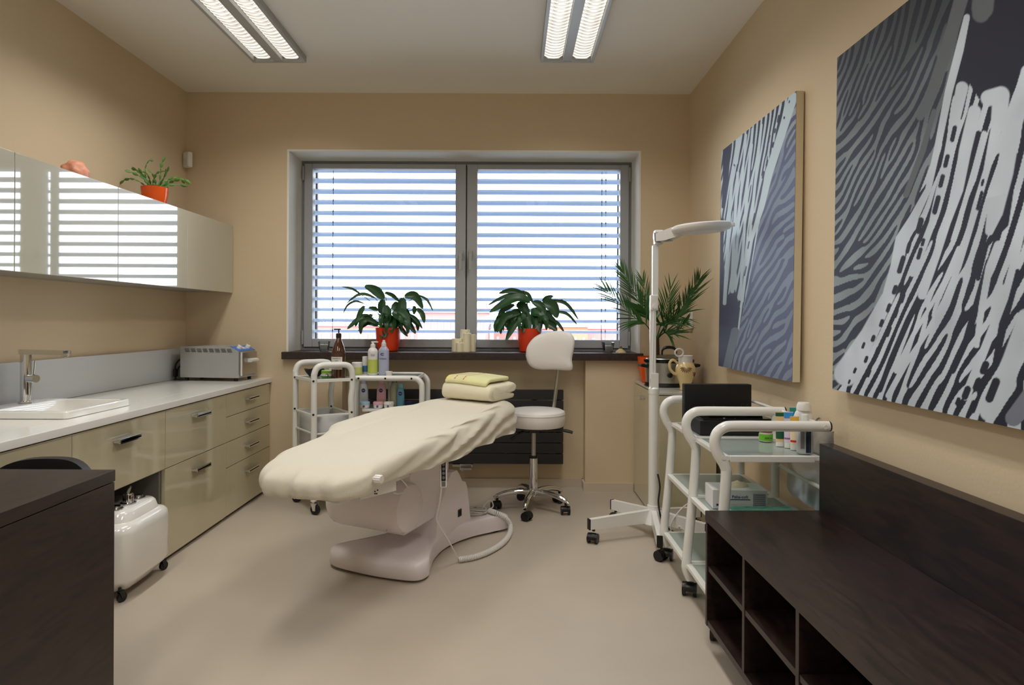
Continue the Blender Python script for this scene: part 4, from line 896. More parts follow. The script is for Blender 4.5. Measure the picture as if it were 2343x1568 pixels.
for s in (-1, 1): cyl(b, j1 + Vector((0, s * .019, -.03)), j1 + Vector((0, s * .024, -.03)), .012)
obj('elbow_joint', b, WPLAST, r)
b = new(); M = frame((j1 + j2) / 2, (1, 0, 0), j2 - j1); bb(b, (-.0165, -(j2 - j1).length / 2 + .02, -.014), (.0165, (j2 - j1).length / 2, .014), .004, M=M); obj('upper_arm', b, WHITE, r)
b = new(); h0 = ax(1506, 545); bb(b, (h0.x - .022, -.024, h0.z - .035), (h0.x + .024, .024, h0.z + .042), .006); cyl(b, h0 + Vector((-.024, 0, .01)), h0 + Vector((.03, 0, .01)), .022, 16); obj('head_joint', b, WPLAST, r)
HR = at_depth(1604, 521, 3.30) - LB; tl = Matrix.Translation(HR) @ Matrix.Scale(.97, 4) @ rotz(math.radians(-26)) @ Matrix.Rotation(math.radians(-3), 4, 'Y') @ Matrix.Rotation(math.radians(2.5), 4, 'X')
b = new(); rg = [(.088, -.024), (.115, -.026), (.138, -.018), (.146, -.004), (.145, .010), (.130, .018), (.098, .020), (.088, .012)]
def ringf(i, j): q = rg[int(round(i * 8)) % 8]; a_ = 2 * PI * j; return tl @ Vector((q[0] * 1.08 * math.cos(a_), q[0] * math.sin(a_), q[1]))
surf(b, ringf, 8, 56, True); bmesh.ops.remove_doubles(b, verts=b.verts, dist=1e-6); hd = obj('lamp_head', b, WPLAST, r, ang=50)
b = new(); lathe(b, [(0, .0), (.06, -.006), (.088, -.010)], M=tl, seg=40); lathe(b, [(0, .008), (.06, .005), (.088, .0)], M=tl, seg=40); obj('lens', b, mat('lens_glass', (235, 240, 240), .02, trans=1.), hd, fix=False)
b = new(); lathe(b, [(.096, -.0245), (.112, -.0262)], M=tl, seg=48); obj('light_ring', b, mat('ring_tube', (240, 240, 236), .4), hd, fix=False)
b = new(); lathe(b, [(.092, .02), (.092, .026), (0, .034)], M=tl, seg=40); obj('lens_cover', b, mat('brown_cover', (150, 124, 112), .4), hd)
b = new(); prism(b, [(-.235, -.052), (-.19, -.052), (-.13, -.04), (-.10, -.022), (-.10, .010), (-.15, .014), (-.235, -.010)], -.045, .045, lambda p, q, h: tl @ Vector((p, h, q)), .008); hn = obj('ballast_housing', b, WPLAST, r)
b = new(); prism(b, [(-.245, -.054), (-.222, -.056), (-.226, -.002), (-.247, -.004)], -.03, .03, lambda p, q, h: tl @ Vector((p, h, q)), .004); obj('grey_clamp', b, ALU_D, hn)
b = new()
for k in range(4): bb(b, (-.20 + k * .012, -.028, -.0545), (-.193 + k * .012, .028, -.0515), M=tl)
obj('vent_slots', b, ALU, hn); b = new(); bb(b, (.148, -.022, -.012), (.172, .022, .008), .005, M=tl); obj('grip_tab', b, WPLAST, hd)
b = new(); tube(b, [ax(1502, 1082) + Vector((0, -.03, 0)), ax(1506, 1110) + Vector((0, -.04, 0)), ax(1502, 1150) + Vector((0, -.05, 0)), ax(1515, 1185) + Vector((0, -.08, -.02)), Vector((.18, -.1, .012)), Vector((.30, -.11, .008)), Vector((.38, -.09, .008))], .0045, 8, 6); obj('power_cable', b, RUBBER, r)
# ------------------------------------------------------------------ low cabinet in the right rear corner
CX0, CX1, CY0, CY1, CZ = .838, 1.165, 3.60, 4.326, .762
r = thing('corner_cabinet', 'glossy olive low cabinet in the rear corner under the palm', 'cabinet', (1.0, 3.95, 0))
b = new(); bb(b, (CX0 + .02, CY0 + .02, .0), (CX1, CY1, CZ - .012)); obj('body', b, CAB_IN, r, world=True)
b = new(); bb(b, (CX0, CY0, CZ - .014), (CX1 + .03, CY1, CZ), .002); obj('top', b, mat('cabinet_top', (206, 204, 192), .15, spec=.5), r, world=True)
b = new(); bb(b, (CX0 + .001, CY0 + .001, .012), (CX1, CY0 + .02, CZ - .018), .0015); obj('end_panel', b, LACQ, r, world=True)
b = new(); bb(b, (CX0, CY0 + .022, .012), (CX0 + .02, CY1 - .002, CZ - .018), .0015); dr = obj('door', b, LACQ, r, world=True)
b = new(); hy = 4.05; tube(b, [(CX0 + .002, hy - .07, .68), (CX0 - .028, hy - .07, .68), (CX0 - .028, hy + .07, .68), (CX0 + .002, hy + .07, .68)], .006, 8); obj('handle', b, CHROME, dr, world=True)
# slow cooker
kc = Vector((.985, 3.97, CZ + .001)); r = thing('slow_cooker', 'oval steel slow cooker with black base and domed glass lid on the corner cabinet', 'cooker', kc, math.radians(4))
b = new(); lathe(b, [(.15, 0), (.155, .006), (.15, .022), (0, .022)], seg=40, sy=.72); obj('foot_base', b, BLACK, r)
b = new(); lathe(b, [(.142, .022), (.146, .03), (.15, .148), (.146, .156), (0, .156)], seg=40, sy=.72); obj('pot_body', b, STEEL, r)
b = new(); lathe(b, [(.152, .148), (.158, .152), (.158, .166), (.146, .17), (.138, .165), (.138, .15)], seg=40, sy=.72); obj('rim', b, BLACKG, r)
b = new(); lathe(b, [(.142, .167), (.143, .172), (.10, .19), (.04, .198), (0, .199)], seg=40, sy=.72); ld = obj('lid', b, CLEAR, r)
b = new(); lathe(b, [(.143, .168), (.146, .171), (.143, .174)], seg=40, sy=.72); obj('lid_rim', b, STEEL, ld, fix=False)
b = new(); tube(b, [(-.045, 0, .195), (-.042, 0, .225), (-.02, 0, .24), (.02, 0, .24), (.042, 0, .225), (.045, 0, .195)], [.006, .008, .010, .010, .008, .006], 10, 4); obj('lid_handle', b, BLACK, ld)
for s in (-1, 1): b = new(); prism(b, [(.145, .115), (.185, .122), (.19, .135), (.178, .14), (.148, .138)], -.035, .035, lambda p, q, h: Vector((s * p, h, q)), .003); obj('side_handle', b, BLACK, r)
b = new(); M = frame((-.03, -.107, .075), (1, 0, 0), (0, 0, 1)); lathe(b, [(.016, 0), (.015, .012), (.012, .014), (0, .014)], M=M, seg=18); obj('dial', b, BLACK, r)
# ceramic jug
jp = Vector((at_depth(1568, 890, 3.73).x, 3.73, CZ + .001)); r = thing('ceramic_jug', 'cream ceramic jug with brown fan pattern and white neck in front of the cooker', 'jug', jp, math.radians(0))
b = new(); pf = [(.030, 0), (.033, .004), (.031, .02), (.036, .045), (.050, .08), (.058, .11), (.057, .135), (.048, .155), (.040, .165)]; lathe(b, pf + [(.037, .165), (0, .155)], seg=36); jb = obj('body', b, mat('cream_glaze', (226, 200, 146), .22, spec=.6, coat=.4), r)
b = new(); lathe(b, [(.040, .163), (.041, .168), (.040, .195), (.043, .203), (.040, .204), (.036, .195), (.036, .165)], seg=36); obj('neck', b, mat('white_glaze', (226, 222, 218), .3, spec=.5), r)
b = new(); tube(b, [(-.046, -.005, .158), (-.075, -.008, .178), (-.095, -.01, .16), (-.092, -.01, .125), (-.07, -.008, .10), (-.05, -.005, .095)], [.007, .008, .008, .008, .008, .009], 10, 5, flat=.9); obj('handle', b, MATS['cream_glaze'], r)
b = new(); q = [Vector((-.045 + .024 * math.cos(a_), -.03, .222 + .022 * math.sin(a_))) for a_ in np.linspace(0, 2 * PI, 20)]; tube(b, q, .0055, 8); obj('white_ring', b, MATS['white_glaze'], r)
b = new()
def jr(z): return float(np.interp(z, [p[1] for p in pf], [p[0] for p in pf]))
for az, zc_, n_, sc_ in ((-100, .118, 9, 1.), (-28, .09, 6, .9)):
    for k in range(n_):
        f_ = (k / (n_ - 1) - .5) * 2.6; pts = []
        for s in (.25, .5, .75, 1.0):
            dz, da = -s * .036 * math.cos(f_) * sc_ + .022, s * .036 * math.sin(f_) * sc_; z = zc_ + dz; a_ = math.radians(az) + da / .055; rad = jr(z) + .0004
            pts.append(Vector((rad * math.cos(a_), rad * math.sin(a_), z)))
        tube(b, pts, [.0007, .0018, .0024, .001], 6, 3)
obj('fan_pattern', b, mat('brown_glaze', (92, 36, 22), .3), jb)
# wall sensor
sp = on_side(1580, 733, XR - .012); b = new(); bb(b, (XR - .022, sp.y - .03, sp.z - .055), (XR - .0005, sp.y + .03, sp.z + .055), .006, 3); tag(obj('wall_switch', b, WPLAST), 'small white switch on the wall behind the palm fronds', 'switch')
# ------------------------------------------------------------------ left: trolley with loop handles (behind the bed)
A0, A1 = Vector((-1.185, 3.80, 0)), Vector((-1.385, 4.06, 0)); AV = Vector((.20, .115, 0))
tl_ = thing('loop_trolley', 'white trolley with two arched handle frames by the back wall', 'trolley', (A0 + A1 + AV) / 2)
tops = []
for P in (A0, A1):
    b = new(); q = P + AV; e = AV.normalized() * .05
    def pp(v, z): return Vector((v.x, v.y, z))
    pts = [pp(P, .08), pp(P, .3), pp(P, .78), pp(P + e * .02, .84), pp(P + e * .35, .878), pp(P + e * 1.0, .892), pp((P + q) / 2, .893), pp(q - e * 1.0, .892), pp(q - e * .35, .878), pp(q - e * .02, .84), pp(q, .78), pp(q, .74), pp(q - e * .15, .68), pp(q - e * .1, .6), pp(q, .3), pp(q, .08)]
    tube(b, pts, .0185, 14, 5); f = obj('arched_frame', b, WHITE, tl_, world=True)
    b = new()
    for v in (P, q):
        for z in (.80, .60): cyl(b, pp(v, z) + Vector((.002, -.021, 0)), pp(v, z) + Vector((.002, -.016, 0)), .0065, 10)
    obj('bolts', b, BLACK, f, world=True)
    for v in (P, q): castor(tl_, v.x, v.y, .085, .03, -.4, world=True)
def quad_rail(b, P4, z, w=.018, h=.02):
    for i in range(4):
        p, q = P4[i], P4[(i + 1) % 4]; d = q - p; M = frame(Vector(((p.x + q.x) / 2, (p.y + q.y) / 2, z)), d, Vector((-d.y, d.x, 0))); bb(b, (-d.length / 2 + .016, -w / 2, -h / 2), (d.length / 2 - .016, w / 2, h / 2), .002, M=M)
P4 = [A0, A0 + AV, A1 + AV, A1]
for z in (.80, .33, .14):
    b = new(); quad_rail(b, P4, z); rl = obj('shelf_rail', b, WHITE, tl_, world=True); b = new(); c = sum(P4, Vector()) / 4
    vs = [(c + (p - c) * .93) for p in P4]; lo = [b.verts.new((p.x, p.y, z + .001)) for p in vs]; hi = [b.verts.new((p.x, p.y, z + .007)) for p in vs]
    b.faces.new(lo[::-1]); b.faces.new(hi)
    for i in range(4): b.faces.new((lo[i], lo[(i + 1) % 4], hi[(i + 1) % 4], hi[i]))
    obj('glass_shelf', b, SHELFG, rl, world=True)
b = new(); quad_rail(b, P4, .59, .012, .012); quad_rail(b, P4, .48, .010, .010); obj('bin_rail', b, WHITE, tl_, world=True)
b = new(); c = sum(P4, Vector()) / 4; t_ = [c + (p - c) * .86 for p in P4]
for i in range(4):
    p, q = t_[i], t_[(i + 1) % 4]; vs = [b.verts.new((v.x, v.y, z)) for v, z in ((p, .38), (q, .38), (q, .585), (p, .585))]; b.faces.new(vs)
b.faces.new([b.verts.new((v.x, v.y, .38)) for v in t_]); bn = obj('waste_bin', b, mat('bin_grey', (206, 207, 208), .4), tl_, world=True, fix=False)
md = bn.modifiers.new('s', 'SOLIDIFY'); md.thickness = .003
# things on it
zA = .808
c = sum(P4, Vector()) / 4
p = A0 * .38 + A1 * .62 + AV * .32; b = new(); lathe(b, [(.022, 0), (.03, .002), (.052, .028), (.064, .052), (.061, .052), (.049, .03), (.0, .008)], (p.x, p.y, zA), 28, sy=.85)
for v in b.verts: v.co.z += .006 * math.sin(v.co.x * 60) * max(0, v.co.z - zA - .03) / .02
tag(obj('rubber_bowl', b, BLACKM), 'black rubber mixing bowl on the arched trolley top', 'bowl')
p = A0 * .72 + A1 * .28 + AV * .5; r = bottle('body_butter_jar', 'low white jar with green band and coconut picture on the arched trolley', 'jar', (p.x, p.y, zA), [(.034, 0), (.038, .004), (.038, .03), (0, .03)], mat('pale_jar', (226, 222, 214), .3), [('lid', [(.039, .03), (.039, .044), (.037, .046), (0, .046)], mat('lime_lid', (130, 180, 60), .35), 1, 1)])
band(r, 'green_band', .0385, .002, .013, mat('leaf_green', (70, 130, 50), .5)); b = new(); lathe(b, [(.010, 0), (.009, .001), (0, .0012)], M=frame((.006, -.0384, .018), (1, 0, 0), (0, 0, 1)), seg=16); ob_ = obj('coconut_picture', b, mat('coconut_brown', (70, 44, 30), .6), r)
b = new(); lathe(b, [(.006, .0012), (0, .0016)], M=frame((.004, -.0386, .018), (1, 0, 0), (0, 0, 1)), seg=12); obj('coconut_flesh', b, WPLAST, ob_, fix=False)
p = Vector((-1.072, 3.922, zA)); AMB = mat('amber_glass', (70, 34, 12), .06, spec=.7, coat=.6)
r = bottle('amber_pump_bottle', 'large amber glass bottle with black pump on the arched trolley', 'bottle', p, [(.040, 0), (.0435, .006), (.0435, .15), (.041, .17), (.030, .20), (.018, .235), (.0145, .25), (0, .25)], AMB, [('collar', [(.0165, .248), (.0165, .272), (.012, .277), (0, .277)], BLACK, 1, 1)])
b = new(); cyl(b, (0, 0, .275), (0, 0, .30), .004, 8); bb(b, (-.030, -.007, .297), (.012, .007, .305), .003); obj('pump', b, BLACK, r)
lb = band(r, 'paper_label', .044, .055, .132, mat('paper_label', (220, 216, 208), .7), a0=205, a1=315)
M = frame((.0, -.0452, .122), (1, 0, 0), (0, 0, 1)); text('label_lettering', 'MASSAGE OIL', .0085, M, INK, lb, world=False)
b = new()
for k, (w_, z) in enumerate(((.02, .108), (.012, .098), (.03, .088), (.034, .080), (.026, .072))): bb(b, (-w_ / 2, -.0456, z), (w_ / 2, -.0448, z + .002))
obj('label_lines', b, INK, lb)
# ------------------------------------------------------------------ left: low trolley with bent bar
BX0, BX1, BY0, BY1 = -.985, -.572, 4.0, 4.27
tb = thing('side_trolley', 'white two level trolley with a curved end rail and skin care bottles by the radiator', 'trolley', ((BX0 + BX1) / 2, (BY0 + BY1) / 2, 0))
for y in (BY0, BY1):
    bx_ = BX0 if y == BY0 else -1.05; b = new(); tube(b, [(bx_, y, .80), (-.80, y, .80), (-.63, y, .80), (-.595, y, .793), (-.573, y, .77), (-.566, y, .735), (-.566, y, .6), (-.566, y, .085)], .018, 14, 5, up=(0, 1, 0)); f = obj('bent_frame', b, WHITE, tb, world=True)
    obj('end_cap', cyl(new(), (bx_ - .006, y, .80), (bx_ + .001, y, .80), .0178, 14), BLACK, f, world=True)
    b = new()
    for x in (BX0 + .022, -.795, -.63): cyl(b, (x, y - .0205, .80), (x, y - .0165, .80), .0065, 10)
    obj('bolts', b, BLACK, f, world=True)
    px_ = BX0 - .008 if y == BY0 else -1.04; b = new(); tube(b, [(px_, y, .80), (px_, y, .085)], .014, 12, up=(0, 1, 0)); obj('post', b, WHITE, tb, world=True)
    for x in (px_, -.566): castor(tb, x, y, .085, .03, .6, world=True)
for z in (.812, .603, .2):
    b = new(); e = .018; zz = z
    bb(b, (BX0 + .04, BY0 + .02, zz - .018), (-.585, BY0 + .038, zz), .002); bb(b, (BX0 + .04, BY1 - .038, zz - .018), (-.585, BY1 - .02, zz), .002)
    bb(b, (BX0 + .03, BY0 + .038, zz - .018), (BX0 + .05, BY1 - .038, zz), .002); bb(b, (-.60, BY0 + .038, zz - .018), (-.585, BY1 - .038, zz), .002); rl = obj('shelf_rail', b, WHITE, tb, world=True)
    obj('glass_shelf', bb(new(), (BX0 + .05, BY0 + .038, zz - .006), (-.60, BY1 - .038, zz)), SHELFG, rl, world=True)
zB, zM = .813, .604
def sp2(px, y): return at_depth(px, 850, y).x
p = (sp2(817, 4.11), 4.11, zB); r = bottle('white_cream_jar', 'tall white screw jar with lime lower half beside the amber bottle', 'jar', p, [(.031, 0), (.033, .004), (.033, .048), (0, .048)], mat('lime_white', (206, 214, 130), .4), [('lid', [(.034, .048), (.034, .076), (.031, .08), (0, .08)], WPLAST, 1, 1)])
b = new(); bb(b, (-.034, -.012, .058), (-.0325, .0, .076)); obj('red_mark', b, REDT, r)
p = (sp2(835, 4.16), 4.16, zB); r = bottle('spray_stick', 'slim white spray stick with blue print between jar and pump bottle', 'bottle', p, [(.016, 0), (.0165, .003), (.0165, .064), (0, .064)], WPLAST, [('cap', [(.0168, .064), (.0168, .112), (.015, .115), (0, .115)], WPLAST, 1, 1)]); band(r, 'blue_print', .0168, .015, .055, mat('blue_print', (70, 130, 180), .5), a0=180, a1=360)
p = (sp2(853, 4.10), 4.10, zB); r = bottle('white_pump_bottle', 'white pump bottle with lime green lower half on the side trolley', 'bottle', p, [(.030, 0), (.032, .004), (.032, .145), (.030, .158), (.022, .170), (.0155, .175), (0, .175)], WPLAST, [('collar', [(.0155, .172), (.0155, .195), (.008, .20), (.007, .212), (0, .212)], WPLAST, 1, 1)])
b = new(); bb(b, (-.01, -.006, .208), (.034, .006, .216), .003); obj('pump', b, WPLAST, r); band(r, 'lime_band', .0325, .012, .100, mat('lime_print', (196, 208, 96), .5), a0=180, a1=360)
text('bottle_lettering', 'Oil', .02, frame((.006, -.0332, .128), (1, 0, 0), (0, 0, 1)), mat('grey_ink', (110, 110, 106), .6), r, world=False)
p = (sp2(878, 4.10), 4.10, zB); r = bottle('flip_top_bottle', 'translucent lilac bottle with flip top and blue print on the side trolley', 'bottle', p, [(.032, 0), (.034, .003), (.034, .155), (.030, .165), (.016, .185), (.014, .187), (0, .187)], mat('lilac_plastic', (176, 180, 206), .25), [('cap', [(.015, .185), (.015, .205), (.009, .212), (.009, .22), (.006, .225), (0, .225)], mat('milky_cap', (220, 222, 226), .3), 1, 1)], sy=.7)
text('bottle_lettering', 'SONOGEL', .0105, frame((0, -.0248, .105), (1, 0, 0), (0, 0, 1)), NAVY, r, world=False)
b = new(); q = [Vector((-.004 + .011 * math.cos(a_), -.0245, .134 + .006 * math.sin(a_))) for a_ in np.linspace(.7, 5.6, 18)]; tube(b, q, [.001] + [.0022] * 16 + [.0008], 6, flat=.5); obj('crescent_logo', b, NAVY, r)
p = (sp2(890, 4.05), 4.05, zB); b = new(); lathe(b, [(.016, 0), (.018, .002), (.024, .026), (.0225, .026), (.016, .004), (0, .004)], p, 20); tag(obj('small_cup', b, WPLAST), 'small white plastic cup on the side trolley edge', 'cup')
BLOGO = mat('blue_logo', (24, 40, 110), .4)
def logo(r, y, z, rad=.0125, txt='NIVEA'):
    b = new(); lathe(b, [(rad, 0), (rad, .0008), (0, .001)], M=frame((0, y, z), (1, 0, 0), (0, 0, 1)), seg=24); d = obj('round_logo', b, BLOGO, r)
    text('logo_lettering', txt, rad * .5, frame((0, y - .0012, z), (1, 0, 0), (0, 0, 1)), WLET, d, world=False)
def nb(name, label, px, h, w, m, capm, y=4.12):
    r = bottle(name, label, 'bottle', (sp2(px, y), y, zM), [(w * .44, 0), (w * .47, .004), (w * .5, h * .3), (w * .48, h * .6), (w * .38, h * .78), (w * .3, h * .82), (0, h * .82)], m, [('cap', [(w * .3, h * .82), (w * .29, h * .97), (w * .24, h), (0, h)], capm, 1, .75)], sy=.62)
    logo(r, -w * .315, h * .58); return r
nb('micellar_bottle', 'clear skin care bottle with lilac cap on the side trolley middle level', 833, .185, .058, mat('clear_grey', (196, 202, 206), .12), mat('lilac_cap', (180, 170, 210), .4))
nb('pink_tonic_bottle', 'pink skin care bottle on the side trolley middle level', 873, .185, .062, mat('pink_bottle', (214, 164, 172), .18), mat('pink_cap', (220, 180, 190), .3))
nb('blue_tonic_bottle', 'light blue skin care bottle with blue cap on the side trolley middle level', 917, .15, .05, mat('light_blue_bottle', (110, 172, 200), .15), mat('blue_cap', (140, 200, 225), .3))
p = (sp2(903, 4.16), 4.16, zM); bottle('clear_oil_bottle', 'clear yellowish bottle between the pink and blue bottles', 'bottle', p, [(.026, 0), (.028, .004), (.028, .12), (.018, .15), (.014, .155), (0, .155)], mat('straw_clear', (186, 186, 160), .1), [('cap', [(.015, .155), (.014, .172), (0, .173)], CLEAR, 1, 1)])
p = (sp2(892, 4.18), 4.18, zM); bottle('white_tube', 'thin white tube behind the white lidded cream jar', 'tube', p, [(.012, 0), (.012, .15), (.010, .16), (0, .16)], WPLAST)
for nm, lab, px, lm in (('blue_lid_jar', 'small white cream jar with pale blue lid', 835, (170, 206, 232)), ('pink_lid_jar', 'small white cream jar with pink lid', 866, (232, 180, 190)), ('white_lid_jar', 'small white cream jar with white lid beside the blue bottle', 890, (238, 236, 232))):
    r = bottle(nm, lab, 'jar', (sp2(px, 4.06), 4.06, zM), [(.026, 0), (.030, .004), (.031, .024), (0, .024)], WPLAST, [('lid', [(.033, .024), (.033, .036), (.03, .041), (0, .041)], mat('jar_lid_%d' % px, lm, .35), 1, 1)]); logo(r, -.0305, .013, .007)
r = bottle('navy_jar', 'low navy blue cream tin beside the light blue bottle', 'jar', (sp2(937, 4.10), 4.10, zM), [(.028, 0), (.030, .003), (.030, .02), (0, .02)], mat('navy_tin', (22, 26, 70), .3), [('lid', [(.031, .02), (.031, .036), (.029, .039), (0, .039)], mat('navy_tin', (22, 26, 70), .3), 1, 1)])
SKY = 8.0; EXPO = 0.25
# ------------------------------------------------------------------ plants on the sill
def lily(px, label, seed, strokes):
    """strokes: (points in the photo from leaf base to tip, blade width in the same pixels, depth offset)"""
    yp = 4.44; x = at_depth(px, 760, yp).x; r = thing('peace_lily', label, 'potted plant', (x, yp, OZ0 + .001), 0, None); R0 = Vector(r.location)
    obj('pot', pot(new(), .070, .088, .165), ORANGE, r); obj('soil', lathe(new(), [(.08, .138), (0, .145)], seg=24), SOIL, r)
    rr = random.Random(seed); fb, sb = new(), new()
    def blade(P, w, seed_):
        n = len(P) - 1; g = []; ph = rr.uniform(0, 6); tw = rr.uniform(-.35, .35)
        for i, p in enumerate(P):
            t = i / n; d = (P[min(i + 1, n)] - P[max(i - 1, 0)]).normalized(); s = d.cross(Vector((0, -1, .25))).normalized(); s = Matrix.Rotation(tw, 3, d) @ s; up = s.cross(d)
            k = max(.02, math.sin(PI * min(1, t * .9 + .06)) ** .8 * (1 - .25 * t)) * w * .62
            if i == n: k = .0005
            wv = .10 * k * math.sin(6 * t + ph)
            g.append([fb.verts.new(q) for q in (p - s * k + up * (k * .3 + wv), p - s * k * .5 + up * k * .08, p - up * k * .06, p + s * k * .5 + up * k * .08, p + s * k + up * (k * .3 - wv))])
        for A, B in zip(g, g[1:]):
            for k in range(4): fb.faces.new((A[k], A[k + 1], B[k + 1], B[k]))
    for pts, w, dy in strokes:
        Q = [at_depth(a_, c_, yp + dy * (.4 + .6 * i / max(1, len(pts) - 1))) - R0 for i, (a_, c_) in enumerate(pts)]
        P = catmull(Q, 6) if len(Q) > 2 else [Q[0].lerp(Q[1], i / 10) + Vector((0, 0, .012 * math.sin(PI * i / 10))) for i in range(11)]
        blade(P, w * yp / FOC, seed); q = P[0]; o_ = Vector((q.x * .18, q.y * .2, .142))
        tube(sb, [o_, o_.lerp(q, .5) + Vector((-q.x * .18, 0, .03)), q], .0024, 5, 5)
    for k in range(16):                                                # leaves at the back and in the heart of the plant
        az = rr.uniform(0, 2 * PI); el = rr.uniform(.5, 1.2); o_ = Vector((.02 * math.cos(az), .02 * math.sin(az), .14)); d = Vector((math.cos(az) * math.cos(el), .5 * math.sin(az) * math.cos(el), math.sin(el))); sl = rr.uniform(.06, .12)
        P0 = o_ + d * sl; tube(sb, [o_, P0], .0024, 5); L = rr.uniform(.10, .15); h = Vector((d.x, d.y, 0)); P = catmull([P0, P0 + (d + h) * L * .4, P0 + (d * .5 + h * 1.6) * L * .6 + Vector((0, 0, -.02)), P0 + h * L * 1.3 + Vector((0, 0, -.06))], 4); blade(P, rr.uniform(.03, .045), seed)
    obj('stems', sb, STEMG, r); obj('foliage', fb, LEAF, r, fix=False, ang=80)
def px1(*p): return [(780 + a_ / 7.127, 640 + c_ / 7.127) for a_, c_ in p]
def px2(*p): return [(1040 + a_ / 3.074, 330 + c_ / 3.074) for a_, c_ in p]
S1 = [(px1((705, 315), (560, 180), (385, 100)), 20, .0), (px1((340, 250), (190, 155), (5, 110)), 5, -.02), (px1((560, 300), (400, 240), (250, 265), (95, 390)), 7, -.03), (px1((375, 390), (240, 355), (110, 420), (35, 560)), 5, -.03), (px1((500, 620), (330, 630), (100, 810)), 15, -.06), (px1((380, 430), (310, 560), (235, 770)), 11, -.05), (px1((640, 700), (450, 720), (275, 840)), 6, -.04),
      (px1((700, 330), (660, 430), (650, 560)), 16, -.02), (px1((720, 210), (850, 260), (960, 370)), 9, .02), (px1((1040, 275), (1210, 270), (1340, 480)), 18, -.03), (px1((1260, 255), (1400, 330), (1500, 510)), 6, -.02), (px1((1010, 300), (1000, 430), (1040, 570)), 19, -.04), (px1((850, 520), (1000, 600), (1110, 780)), 28, -.08), (px1((1240, 470), (1330, 570), (1360, 710)), 11, -.02), (px1((1120, 570), (1230, 650), (1330, 800)), 8, -.02),
      (px1((730, 420), (760, 560), (790, 690)), 19, -.06), (px1((720, 720), (690, 860), (650, 955)), 14, -.09), (px1((780, 680), (740, 820), (710, 950)), 16, -.10), (px1((850, 640), (850, 750), (830, 860)), 20, -.09), (px1((960, 760), (1020, 840), (1090, 930)), 9, -.05), (px1((1110, 680), (1150, 780), (1220, 885)), 11, -.04), (px1((600, 500), (540, 465), (455, 455)), 8, -.02), (px1((510, 570), (470, 610), (440, 680)), 9, -.04), (px1((1200, 430), (1200, 500), (1190, 570)), 9, 0), (px1((850, 390), (900, 440), (950, 520)), 20, -.02), (px1((650, 560), (760, 620), (850, 640)), 22, -.03), (px1((900, 640), (900, 720), (880, 800)), 16, -.07), (px1((1000, 650), (1060, 720), (1100, 830)), 14, -.06)]
S2 = [(px2((530, 1110), (430, 1085), (245, 1185)), 22, -.05), (px2((490, 1050), (400, 1030), (310, 1050)), 11, -.01), (px2((500, 1060), (370, 1065), (232, 1135)), 8, -.02), (px2((420, 1130), (350, 1160), (305, 1210)), 12, -.03), (px2((460, 1190), (360, 1215), (300, 1325)), 16, -.05), (px2((450, 1240), (410, 1290), (360, 1385)), 14, -.07), (px2((490, 1170), (510, 1240), (520, 1320)), 20, -.08), (px2((550, 1110), (605, 1140), (640, 1210)), 17, -.04), (px2((620, 1110), (690, 1140), (722, 1225)), 24, -.05), (px2((540, 1190), (600, 1200), (622, 1270)), 19, -.07),
      (px2((620, 1110), (650, 1085), (695, 1068)), 11, 0), (px2((650, 1100), (780, 1120), (872, 1235)), 8, -.02), (px2((700, 1180), (790, 1195), (862, 1270)), 7, -.02), (px2((620, 1250), (680, 1280), (722, 1315)), 15, -.06), (px2((690, 1230), (735, 1270), (772, 1325)), 7, -.04), (px2((505, 1240), (480, 1330)), 15, -.09), (px2((575, 1235), (600, 1325)), 15, -.08), (px2((470, 1035), (520, 1060), (550, 1120)), 8, .01), (px2((440, 1120), (480, 1150), (520, 1200)), 22, -.02), (px2((560, 1150), (570, 1210), (560, 1290)), 22, -.06), (px2((640, 1170), (650, 1190), (700, 1250)), 16, -.03), (px2((440, 1250), (400, 1262), (370, 1310)), 14, -.04), (px2((700, 1105), (760, 1100), (730, 1100)), 5, 0)]
lily(888, 'peace lily with long drooping leaves in an orange pot behind the brown bottle', 11, S1)
lily(1212, 'peace lily with broad dark leaves in an orange pot behind the stool back', 23, S2)
# candles in glass
def glass_candle(px, label):
    y = 4.40; x = at_depth(px, 795, y).x; r = thing('candle_glass', label, 'candle', (x, y, OZ0 + .001), math.radians(8), 'square glass candles')
    b = new(); lv = [(.026, 0), (.028, .004), (.038, .072), (.0355, .072), (.026, .012), (.0, .012)]
    rows = []
    for h, z in lv: rows.append([b.verts.new(p) for p in (rrect(-max(h, .002), max(h, .002), -max(h, .002), max(h, .002), max(h, .002) * .2, z, 3))])
    for A, B in zip(rows, rows[1:]):
        for k in range(len(A)): b.faces.new((A[k], A[(k + 1) % len(A)], B[(k + 1) % len(A)], B[k]))
    b.faces.new(rows[0]); obj('glass', b, CLEAR, r)
    b = new(); rows = [[b.verts.new(p) for p in rrect(-h, h, -h, h, h * .2, z, 3)] for h, z in ((.0245, .0125), (.031, .046))]
    for k in range(len(rows[0])): b.faces.new((rows[0][k], rows[0][(k + 1) % len(rows[0])], rows[1][(k + 1) % len(rows[0])], rows[1][k]))
    b.faces.new(rows[0]); b.faces.new(rows[1]); obj('wax', b, WAXW, r); obj('wick', cyl(new(), (0, 0, .046), (.002, 0, .054), .0012, 6), WICK, r)
    return r
glass_candle(742, 'white candle in a square glass beside the brown bottle'); glass_candle(1391, 'white candle in a square glass at the sill end beside the wooden lid')
y = 4.42
